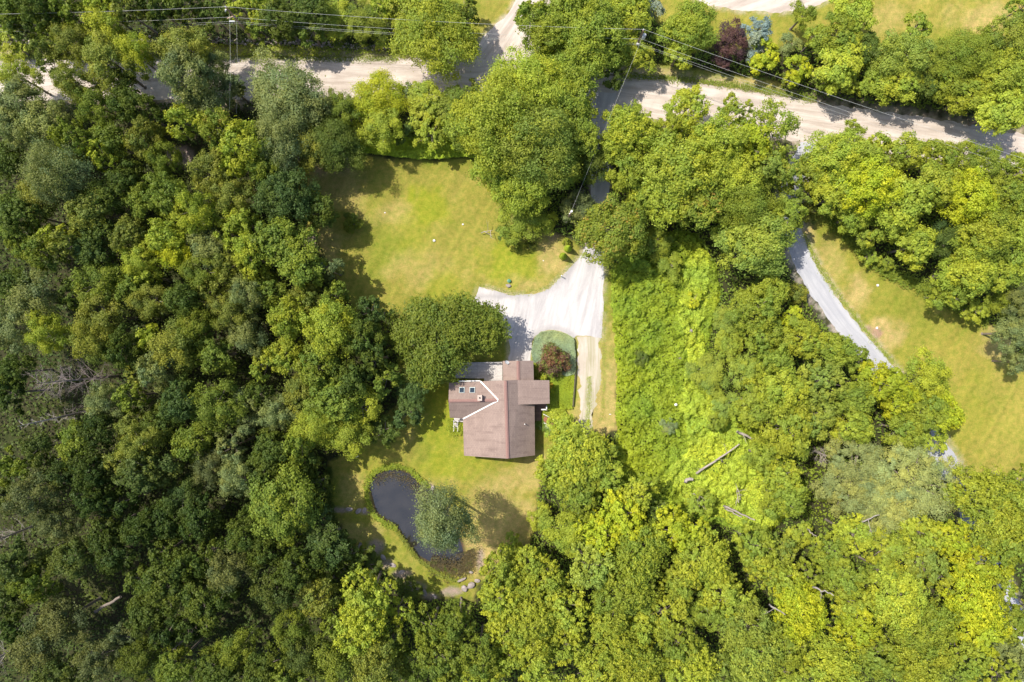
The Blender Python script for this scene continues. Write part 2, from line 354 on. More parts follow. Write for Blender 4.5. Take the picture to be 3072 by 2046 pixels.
# ---- ground sheet
def make_ground():
    fine = np.arange(-84, 84.01, .3); finey = np.arange(-60, 60.01, .3)
    out = np.array([-900, -500, -300, -200, -140, -105.])
    xs = np.concatenate([out, fine, -out[::-1]]); ys = np.concatenate([out[:-1], [-80], finey, [80], -out[:-1][::-1]])
    X, Y = np.meshgrid(xs, ys); x = X.ravel(); y = Y.ravel()
    Z = heightf(x, y)
    Z += (fbm(x, y, 9, 40) - .5) * .0
    jit = (fbm(x, y, 1.4, 3) - .5) * 1.5
    lawn = np.full(x.shape, -99.)
    for p in (L_MAIN, L_RIGHT, L_TOPR, L_TOP, L_VERGE, L_VERGE2): lawn = np.maximum(lawn, sdist(WP(p), x, y))
    lw = np.clip((lawn + jit) / .5 + .5, 0, 1)[:, None]
    A = np.array
    floor = A([.050, .042, .026]) * (1 - fbm(x, y, 3, 11)[:, None]) * 2.0 * .5 + A([.045, .060, .016]) * fbm(x, y, 3, 11)[:, None]
    g1 = A([.26, .25, .045]); g2 = A([.205, .232, .03]); tan = A([.36, .31, .085]); brt = A([.245, .275, .024])
    n1 = fbm(x, y, 7, 21); n2 = fbm(x, y, 2.2, 31)
    c = g1 + (g2 - g1) * np.clip((n1 - .45) * 5, 0, 1)[:, None]
    def blob(px, py, rx, ry, col, k, c, s=5.):
        ux, uy = P(px, py)[:2]; q = np.hypot((x - ux) / (rx * S), (y - uy) / (ry * S)) + (fbm(x, y, 1.8, s) - .5) * 1.3
        f = (np.clip(1.25 - q, 0, .6) / .6 * k)[:, None]; return c * (1 - f) + A(col) * f
    tn = np.clip((n2 - .52) * 5, 0, 1) * np.clip((fbm(x, y, 12, 61) - .35) * 3, 0, 1)
    c = c + (tan - c) * (tn * .6)[:, None]
    right = (sdist(WP(L_RIGHT), x, y) > -1.5) | (sdist(WP(L_TOPR), x, y) > -1.5)
    rt = np.where(right, np.clip(fbm(x, y, 5, 77) * 1.5 - .25, 0, 1) * .62, 0)[:, None]
    c = c * (1 - rt) + A([.36, .31, .06]) * rt
    for (px, py, rx, ry, k) in ((1010, 560, 90, 90, .5), (970, 760, 60, 110, .55), (1250, 800, 90, 60, .35), (1180, 640, 60, 40, .4), (1660, 780, 60, 60, .7), (1580, 830, 90, 50, .45), (1670, 880, 60, 22, .9),
                            (1500, 1580, 100, 120, .75), (1600, 1420, 60, 60, .6), (1450, 1660, 70, 80, .7), (1060, 1470, 50, 60, .4), (1500, 1440, 70, 40, .35), (1060, 1600, 100, 40, .5),
                            (2570, 880, 40, 50, .9), (2650, 995, 60, 45, 1.), (2480, 800, 60, 80, .5), (2990, 1020, 50, 60, .8), (2960, 60, 100, 50, .7), (2640, 60, 90, 50, .4), (1790, 1180, 90, 190, .75), (1830, 1320, 40, 60, .6),
                            (2960, 1480, 90, 60, .7), (2420, 700, 30, 60, .8), (2350, 950, 50, 50, .8), (1960, 215, 90, 12, .8), (2160, 245, 150, 10, .7)):
        c = blob(px, py, rx, ry, (.42, .34, .12), k, c)
    for (px, py, rx, ry, k) in ((1290, 620, 60, 60, .9), (1235, 590, 18, 24, 1.), (1530, 780, 90, 60, .9), (1330, 870, 60, 60, .5), (1250, 690, 50, 80, .5), (1680, 1180, 50, 70, .95), (1330, 1240, 60, 160, .8), (1380, 1400, 140, 40, .6),
                            (1110, 1380, 50, 50, .3), (20, 185, 90, 26, 1.), (230, 175, 300, 12, .5), (2100, 95, 200, 16, .5), (2880, 1250, 90, 120, .35)):
        c = blob(px, py, rx, ry, brt, k, c, 9.)
    for (px, py, rx, ry, k) in ((990, 490, 70, 40, .6), (1600, 660, 60, 20, .6), (1660, 700, 26, 30, .6), (1320, 1100, 60, 40, .4), (2630, 1000, 14, 16, .9), (2605, 985, 10, 8, .9)):
        c = blob(px, py, rx, ry, (.33, .23, .15), k, c, 3.)
    sa = x * .5 + y * .866; sb = -x * .866 + y * .5
    c = c * (1 + (vnoise(sb, sa * .06, .55, 12) - .5) * .22 + (vnoise(x, y, .5, 13) - .5) * .16)[:, None]
    # soil in the woodland: warm dusty near the road
    rd = sdist_strip(ROAD_C, x, y)
    dust = (np.clip(1.3 - (np.abs(rd) - 2.9) / 1.4, 0, 1) * np.clip(fbm(x, y, .9, 15) * 2.2 - .5, 0, 1))[:, None]
    col = floor * (1 - lw) + c * lw
    col = col * (1 - dust * .85) + A([.42, .36, .24]) * dust * .85
    for poly in (APRON, TOPDRV, TOPGRAV):
        d = sdist(WP(poly), x, y)
        k = (np.clip(1 + d / .7, 0, 1) * np.clip(fbm(x, y, .7, 19) * 2.4 - .6, 0, 1))[:, None] * .8
        col = col * (1 - k) + A([.52, .45, .34]) * k
    sd = sdist_strip(SIDE_C, x, y)
    k = (np.clip(1.2 - (np.abs(sd) - 1.6) / .8, 0, 1) * np.clip(fbm(x, y, .7, 29) * 2.4 - .6, 0, 1))[:, None] * .8
    col = col * (1 - k) + A([.46, .42, .34]) * k
    pd = sdist(WP(POND), x, y)
    k = np.clip((pd + .5 + jit * .4) / .5, 0, 1)[:, None]
    col = col * (1 - k) + A([.075, .055, .035]) * k
    for (px, py, rx, ry) in ((1010, 1530, 46, 9), (1095, 1535, 22, 8), (1130, 1640, 22, 26), (1160, 1690, 26, 20), (1200, 1720, 30, 14), (1240, 1760, 34, 14), (1290, 1790, 24, 10), (1360, 1775, 30, 12), (1290, 1462, 14, 12), (1440, 1680, 14, 40), (545, 470, 40, 30), (940, 715, 12, 26)):
        col = blob(px, py, rx, ry, (.34, .27, .23), .8, col, 2.)
    nx, ny = len(xs), len(ys)
    idx = np.arange(nx * ny).reshape(ny, nx)
    F = np.stack([idx[:-1, :-1].ravel(), idx[:-1, 1:].ravel(), idx[1:, 1:].ravel(), idx[1:, :-1].ravel()], 1)
    me = np_mesh("ground", np.stack([x, y, Z], 1), F, smooth=True)
    a = me.attributes.new("cover", 'FLOAT_COLOR', 'POINT')
    a.data.foreach_set("color", np.concatenate([col, np.ones((len(x), 1))], 1).astype(np.float32).ravel())
    o = link_mesh("ground", me, ground_mat()); tag(o, "green and straw coloured lawn with bare woodland soil around it", kind="structure")

def smooth_line(px_pts, step=.35):
    p = np.array([P(a, b)[:2] for a, b in px_pts])
    for _ in range(3):
        q = p[:-1] * .75 + p[1:] * .25; r = p[:-1] * .25 + p[1:] * .75
        n = np.empty((len(q) * 2, 2)); n[0::2] = q; n[1::2] = r
        p = np.concatenate([p[:1], n, p[-1:]])
    L = np.concatenate([[0], np.cumsum(np.hypot(*(p[1:] - p[:-1]).T))])
    t = np.arange(0, L[-1], step); return np.stack([np.interp(t, L, p[:, 0]), np.interp(t, L, p[:, 1])], 1), t
def sdist_strip(px_pts, x, y):
    p = np.array([P(a, b)[:2] for a, b in px_pts]); d = np.full(x.shape, 1e9)
    for i in range(len(p) - 1):
        ax, ay = p[i]; ex, ey = p[i + 1] - p[i]
        t = np.clip(((x - ax) * ex + (y - ay) * ey) / (ex * ex + ey * ey), 0, 1)
        d = np.minimum(d, np.hypot(x - ax - t * ex, y - ay - t * ey))
    return d
def strip(name, px_pts, half, mat, z=.008, rag=.35, seed=1, nu=8, step=.3):
    c, t = smooth_line(px_pts, step)
    d = np.gradient(c, axis=0); d /= np.linalg.norm(d, axis=1)[:, None]; nrm = np.stack([-d[:, 1], d[:, 0]], 1)
    hw = half if hasattr(half, '__len__') else [half, half]
    hw = np.interp(t, np.linspace(0, t[-1], len(hw)), hw)
    V = []; UV = []
    for j in range(nu + 1):
        u = j / nu * 2 - 1
        e = 0
        if j == 0: e = -(fbm(t, t * 0, .9, seed) - .5) * rag * 2
        if j == nu: e = (fbm(t, t * 0 + 5, .9, seed + 9) - .5) * rag * 2
        off = u * hw + e
        V.append(np.stack([c[:, 0] + nrm[:, 0] * off, c[:, 1] + nrm[:, 1] * off, np.full(len(c), z)], 1)); UV.append(np.stack([off, t], 1))
    V = np.stack(V, 1); UV = np.stack(UV, 1); n = len(c)
    idx = np.arange(n * (nu + 1)).reshape(n, nu + 1)
    F = np.stack([idx[:-1, 1:].ravel(), idx[:-1, :-1].ravel(), idx[1:, :-1].ravel(), idx[1:, 1:].ravel()], 1)
    V = V.reshape(-1, 3); me = np_mesh(name, V, F)
    if me.polygons[0].normal.z < 0: me.flip_normals()
    uv = me.uv_layers.new(name="UVMap"); li = np.empty(len(me.loops), np.int32); me.loops.foreach_get("vertex_index", li)
    uv.data.foreach_set("uv", UV.reshape(-1, 2)[li].astype(np.float32).ravel())
    return link_mesh(name, me, mat)
def ragged(poly, amp=.25, step=.25, seed=1):
    out = []; n = len(poly)
    for i in range(n):
        a = np.array(poly[i]); b = np.array(poly[(i + 1) % n]); L = np.hypot(*(b - a)); k = max(1, int(L / step))
        if L < 1e-6: continue
        nr = np.array([-(b - a)[1], (b - a)[0]]) / L
        for j in range(k):
            p = a + (b - a) * j / k; e = (fbm(np.array([p[0] * 1.]), np.array([p[1] * 1.]), 1.1, seed)[0] - .5) * 2 * amp
            out.append(p + nr * e)
    return out
def sheet(name, px_poly, mat, z, amp=.25, seed=1, uvrot=0):
    poly = ragged(WP(px_poly), amp, .3, seed)
    mb = MB(); vs = [(p[0], p[1], z) for p in poly]
    tri = tessellate_polygon([[Vector(v) for v in vs]])
    fs = []
    for a, b, c in tri:
        if (Vector(vs[b]) - Vector(vs[a])).cross(Vector(vs[c]) - Vector(vs[a])).z < 0: a, b, c = c, b, a
        fs.append((a, b, c))
    mb.add(vs, fs); me = mb.mesh(name)
    uv = me.uv_layers.new(name="UVMap"); ca, sa = math.cos(uvrot), math.sin(uvrot)
    for l in me.loops:
        x, y, _ = me.vertices[l.vertex_index].co; uv.data[l.index].uv = (x * ca - y * sa, x * sa + y * ca)
    return link_mesh(name, me, mat)

make_ground()
tag(strip("dirt_road", ROAD_C, [2.9, 2.9, 2.95, 3.0, 2.9, 2.7, 2.7], ROADM, .012, .3, 2), "pale dirt road running across the top", kind="structure")
tag(strip("side_driveway", SIDE_C, [1.7, 1.25, 1.35, 1.5, 1.5, 1.6, 1.6], SIDEM, .008, .3, 5), "blue-grey gravel drive curving down past the right lawn", kind="structure")
tag(strip("grassy_track", TRACK_C, [1.55, 1.5, 1.3, .9, .7], TRACKM, .006, .8, 8), "worn gravel track with grass down its middle", kind="structure")
tag(sheet("gravel_driveway", APRON, DRIVEM, .016, .22, 4, .25), "white gravel driveway widening in front of the house", kind="structure")
tag(sheet("branch_driveway", TOPDRV, ROADM, .008, .3, 6, .6), "gravel drive leaving the dirt road at the top", kind="structure")
tag(sheet("gravel_yard", TOPGRAV, ROADM, .008, .3, 7, 1.2), "pale gravel yard cut by the top edge", kind="structure")

# ---- pond
def pond():
    m, t, b = new_mat("murky_water")
    tc = t.nodes.new("ShaderNodeTexCoord"); n = noise(t, tc.outputs["Object"], .5, 3, .5); n2 = noise(t, tc.outputs["Object"], 3, 3, .5)
    r = ramp(t, n.outputs[0], [(.35, (.016, .014, .010)), (.7, (.030, .026, .020))]); t.links.new(r.outputs[0], b.inputs["Base Color"])
    b.inputs["Roughness"].default_value = .07; b.inputs["IOR"].default_value = 1.75; b.inputs["Specular IOR Level"].default_value = .8
    bump(t, b, n2.outputs[0], .06, .02)
    poly = WP(POND); c = np.mean(poly, 0)
    pts = [(c[0] + (p[0] - c[0]) * 1.06, c[1] + (p[1] - c[1]) * 1.06, -.22) for p in poly]
    mb = MB(); tri = tessellate_polygon([[Vector(v) for v in pts]]); fs = []
    for a, b2, c2 in tri:
        if (Vector(pts[b2]) - Vector(pts[a])).cross(Vector(pts[c2]) - Vector(pts[a])).z < 0: a, b2, c2 = c2, b2, a
        fs.append((a, b2, c2))
    mb.add(pts, fs); o = mb.build("pond_water", m); tag(o, "dark still pond water below the house", kind="structure")
pond()

# ------------------------------------------------------------------ foliage engine
def unit(v): return v / (np.linalg.norm(v, axis=-1, keepdims=True) + 1e-9)
def leaves_mesh(name, C, Nn, size, tint, aspect=.62, r=None):
    r = r or rng; n = len(C)
    Nn = unit(Nn); a = unit(r.normal(size=(n, 3))); U = unit(np.cross(Nn, a)); V = np.cross(Nn, U)
    s = np.asarray(size)[:, None] * .5
    v = np.stack([C + U * s, C + V * s * aspect + Nn * s * .15, C - U * s, C - V * s * aspect + Nn * s * .15], 1).reshape(-1, 3)
    F = np.arange(n * 4).reshape(n, 4)
    return np_mesh(name, v, F, attr=tint)

def crown_cloud(R, Hh, seed, lobe=.27, leaf=.34, dens=900, spread=.18, spiky=0., bottom=-.45, nl=3.4, open_=0.):
    r = np.random.default_rng(seed)
    ph = r.random(6) * 6.28
    ff = lambda th: 1 + .13 * np.sin(2 * th + ph[0]) + .10 * np.sin(3 * th + ph[1]) + .08 * np.sin(5 * th + ph[2])
    n = int(max(14, nl * R * R)) if R < 5 else int(nl * 25 + (R * R - 25) * nl * .7)
    i = np.arange(n) + .5
    u = bottom + (1 - bottom) * (i / n) + r.normal(size=n) * .03; u = np.clip(u, bottom, 1)
    th = i * 2.39996 + r.normal(size=n) * .35
    rho = np.where(r.random(n) < .78, r.uniform(.72, 1.0, n), r.uniform(.3, .7, n))
    lr = R * lobe * r.uniform(.65, 1.3, n) * (1 if R < 4 else (4 / R) ** .35)
    cr = np.sqrt(np.clip(1 - u * u, 0, 1)); f = ff(th)
    LC = np.stack([np.cos(th) * cr * R * rho * f * .86, np.sin(th) * cr * R * rho * f * .86, u * Hh * rho * .9], 1)
    LC += r.normal(size=LC.shape) * R * .05
    if open_: keep = r.random(n) > open_; LC, lr = LC[keep], lr[keep]; n = len(LC)
    total = int(dens * R * R); w = lr ** 2 / np.sum(lr ** 2); C = []; Nn = []; T = []
    ltint = r.random(n)
    for k in range(n):
        m = max(40, int(total * w[k])); nc = max(6, int(13 * (lr[k] / .9) ** 1.5))
        out = unit(LC[k:k + 1] * np.array([[1, 1, 1.2]]) + [[0, 0, .35 * R]])
        d = unit(r.normal(size=(nc, 3)) + out * .75 + [[0, 0, .35]])
        q = d * lr[k] * r.uniform(.75, 1.12 + spiky, (nc, 1)); q[:, 2] *= .8
        ci = r.integers(0, nc, m); ct = r.random(nc)
        sp = lr[k] * spread * 1.6
        od = unit(r.normal(size=(m, 3)) + d[ci] * .5 + [[0, 0, .3]]); cr_ = r.uniform(.65, 1.35, nc)[ci][:, None]; off = od * sp * 1.35 * cr_ * np.where(r.random((m, 1)) < .78, r.uniform(.5, 1.15, (m, 1)), r.uniform(1.1, 2.1, (m, 1))); off[:, 2] *= .75
        if spiky: off += d[ci] * r.uniform(-.5, .5, (m, 1)) * lr[k] * spiky
        pos = LC[k] + q[ci] + off
        C.append(pos); Nn.append(od * 1.0 + d[ci] * .35 + out * .15 + [[0, 0, .2]] + r.normal(size=(m, 3)) * .62)
        T.append(np.stack([r.random(m), ct[ci] * .75 + .25 * r.random(m), np.clip(ltint[k] + r.normal(size=m) * .12, 0, 1)], 1))
    C = np.concatenate(C); Nn = np.concatenate(Nn); T = np.concatenate(T)
    return C, Nn, leaf * r.uniform(.6, 1.25, len(C)), T, LC, r

def limb_mb(R, Hh, hc, LC, r, girth=1.):
    mb = MB(); base = -hc; rad = (.075 + R * .035) * girth
    top = Vector((r.normal() * .2, r.normal() * .2, Hh * .45))
    fork = Vector((r.normal() * .15, r.normal() * .15, -Hh * .55))
    mb.tube([(0, 0, base), (0, 0, base + .5), fork * .6 + Vector((0, 0, base * .4)), fork, (fork + top) / 2, top], [rad * 1.5, rad * 1.05, rad * .9, rad * .75, rad * .45, rad * .15], 7)
    sel = r.permutation(len(LC))[:min(len(LC), int(8 + R * 3))]
    for k in sel:
        e = Vector(LC[k]) * 1.12; s = fork.lerp(top, float(np.clip((e.z + Hh) / (2 * Hh) * .8, 0, .8)))
        mid = s.lerp(e, .5) + Vector((0, 0, -.12 * R * (1 if e.z < s.z else .3)))
        mb.tube([s, mid, e], [rad * .42, rad * .25, rad * .08], 4, False)
    return mb

STY = {  # R list, params
    'A': dict(lobe=.27, leaf=.275, dens=1250, spread=.18),                               # clumped maple like
    'F': dict(lobe=.22, leaf=.20, dens=1800, spread=.30, nl=4.4),                      # fine soft foliage (ash, willow)
    'X': dict(lobe=.24, leaf=.31, dens=900, spread=.15, spiky=.4, nl=4.0),            # tufted, starry sprays
    'W': dict(lobe=.15, leaf=.20, dens=1500, spread=.22, nl=2.6, open_=.12, bottom=-.2, spiky=.5),
    'T': dict(lobe=.20, leaf=.30, dens=420, spread=.2, open_=.3, spiky=.3),            # thin, open crown
}
PROTO = {}
def get_proto(style, size):
    key = (style, size)
    if key in PROTO: return PROTO[key]
    out = []
    R = {0: 1.7, 1: 2.7, 2: 3.9, 3: 5.6}[size]; nv = {0: 3, 1: 4, 2: 3, 3: 2}[size]
    if style in 'FT': nv = max(2, nv - 1)
    for v in range(nv):
        Hh = R * (.42 if style == 'W' else 1.05 if size < 3 else .85)
        hc = {0: 4.5, 1: 7.0, 2: 8.5, 3: 9.5}[size]
        C, Nn, sz, T, LC, r = crown_cloud(R, Hh, 1000 + ord(style) * 13 + size * 7 + v, **STY[style])
        cm = leaves_mesh("crown", C + [[0, 0, hc]], Nn, sz, T, r=r)
        cm.materials.append(LEAF['m'])
        tm = limb_mb(R, Hh, hc, LC, r); me = tm.mesh("trunk"); me.transform(Matrix.Translation((0, 0, hc))); me.materials.append(BARK)
        out.append((R, hc, Hh, cm, me))
    PROTO[key] = out
    return out

def pine_proto(R, hc, seed, whorls=9, flat=False, needles=.30):
    """whorled conifer: radial limbs carrying feathery needle sprays"""
    r = np.random.default_rng(seed); C = []; Nn = []; T = []; Sz = []
    mb = MB(); top = hc * 2 * .98; z0 = top * (.22 if not flat else .45)
    mb.tube([(0, 0, 0), (0, 0, top * .5), (0, 0, top)], [.05 + R * .05, .04 + R * .035, .02], 7)
    for wv in range(whorls):
        q = wv / (whorls - 1); z = z0 + (top - z0) * q ** .9
        L = R * ((1 - q) ** (.75 if not flat else .42) * .95 + .06)
        nb = int(7 + 4 * (1 - q)) if not flat else int(6 + 5 * (1 - q))
        for b in range(nb):
            th = b / nb * 6.283 + wv * .7 + r.normal() * .15; l = L * r.uniform(.75, 1.08)
            dr = np.array([math.cos(th), math.sin(th), 0.]); side = np.array([-dr[1], dr[0], 0])
            rise = r.uniform(.0, .22) if not flat else r.uniform(-.05, .42)
            tip = Vector((*(dr[:2] * l), z + l * rise))
            mb.tube([(0, 0, z), tip], [.02 + l * .012, .01], 4, False)
            bt = r.random()
            ns = max(5, int(l / .26))
            for s_ in range(ns):
                f = (s_ + 1) / ns
                if f < .22: continue
                wdt = l * (.26 if not flat else .19) * math.sin(min(1, f * 1.05) * math.pi * .82 + .25) + .1
                m = int(34 + 110 * wdt)
                o = dr * (l * f) + np.array([0, 0, z + l * rise * f])
                ss = r.uniform(-1, 1, m)
                pos = o + side * (ss * wdt)[:, None] + dr * (np.abs(ss) * wdt * .5 + r.normal(size=m) * .09)[:, None]
                pos[:, 2] += r.normal(size=m) * .07 + .05
                C.append(pos); Nn.append(np.array([[0, 0, 1.]]) + r.normal(size=(m, 3)) * .5)
                T.append(np.stack([r.random(m), np.clip(bt + r.normal(size=m) * .2, 0, 1), np.clip(bt * .5 + r.random(m) * .5, 0, 1)], 1)); Sz.append(needles * r.uniform(.6, 1.2, m))
    C = np.concatenate(C); cm = leaves_mesh("crown", C, np.concatenate(Nn), np.concatenate(Sz), np.concatenate(T), .4, r); cm.materials.append(LEAF['S'])
    tm = mb.mesh("trunk"); tm.materials.append(BARK)
    return (R, hc, hc, cm, tm)
PINES = {}
def get_pine(kind):
    if kind not in PINES:
        PINES[kind] = {'W': lambda: [pine_proto(6.2, 6.5, 5, 10, True, .26), pine_proto(6.2, 6.5, 6, 10, True, .26)],
                       'N': lambda: [pine_proto(2.6, 5.0, 8, 12), pine_proto(2.6, 5.0, 9, 12)]}[kind]()
    return PINES[kind]

TREES = []      # filled with dicts, labelled at the end
def add_tree(px, py, r, code, style='A', h=None, seed=None, name=None, cat='tree', label=None, sq=None):
    rr = random.Random(int(px * 31 + py * 17 + r))
    Rm = r * S
    if h is None: h = 4.9 + Rm * 1.0 + rr.uniform(-.9, 1.2)
    else: h *= .84
    if py < 330 and px > 600: h *= .74 if px < 1450 else .84
    if py * 1.0 - px * .85 > 1080 + rr.uniform(-260, 260) and px < 1000: code = {'b': 'm', 'm': 'f', 'o': 'e', 'd': 'h', 'g': 'x', 'k': 'd', 'y': 'o'}.get(code, code)  # shade over the lower-left wood put into darker leaf colours
    if px > 1500 and code in 'mo': code = {'m': 'n', 'o': 'q'}[code]
    x, y, _ = P(px, py, h)
    Rm = Rm * (H - h) / H * .97
    if style == 'N':
        pr = get_pine(style)
    elif style == 'W':
        pr = get_proto('W', 3)
    else:
        size = 0 if Rm < 2.1 else 1 if Rm < 3.25 else 2 if Rm < 4.7 else 3
        pr = get_proto(style, size)
    pR, phc, pH, cm, tm = pr[rr.randrange(len(pr))]
    nm = name or {'W': 'pine_tree', 'N': 'conifer_tree'}.get(style, 'leafy_tree')
    t = empty(nm, (x, y, 0), rr.uniform(0, 6.28))
    kx = Rm / pR; kz = h / phc
    if kz > kx * 1.9: kz = kx * 1.9; x, y, _ = P(px, py, phc * kz); t.location = (x, y, 0)
    q = sq if sq else rr.uniform(.9, 1.12)
    t.scale = (kx * q, kx / q, min(kz, kx * 1.7) if False else kz)
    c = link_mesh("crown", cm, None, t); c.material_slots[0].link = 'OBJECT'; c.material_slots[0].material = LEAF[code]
    link_mesh("trunk", tm, None, t)
    TREES.append(dict(o=t, px=px, py=py, r=r, code=code, style=style, cat=cat, label=label))
    return t

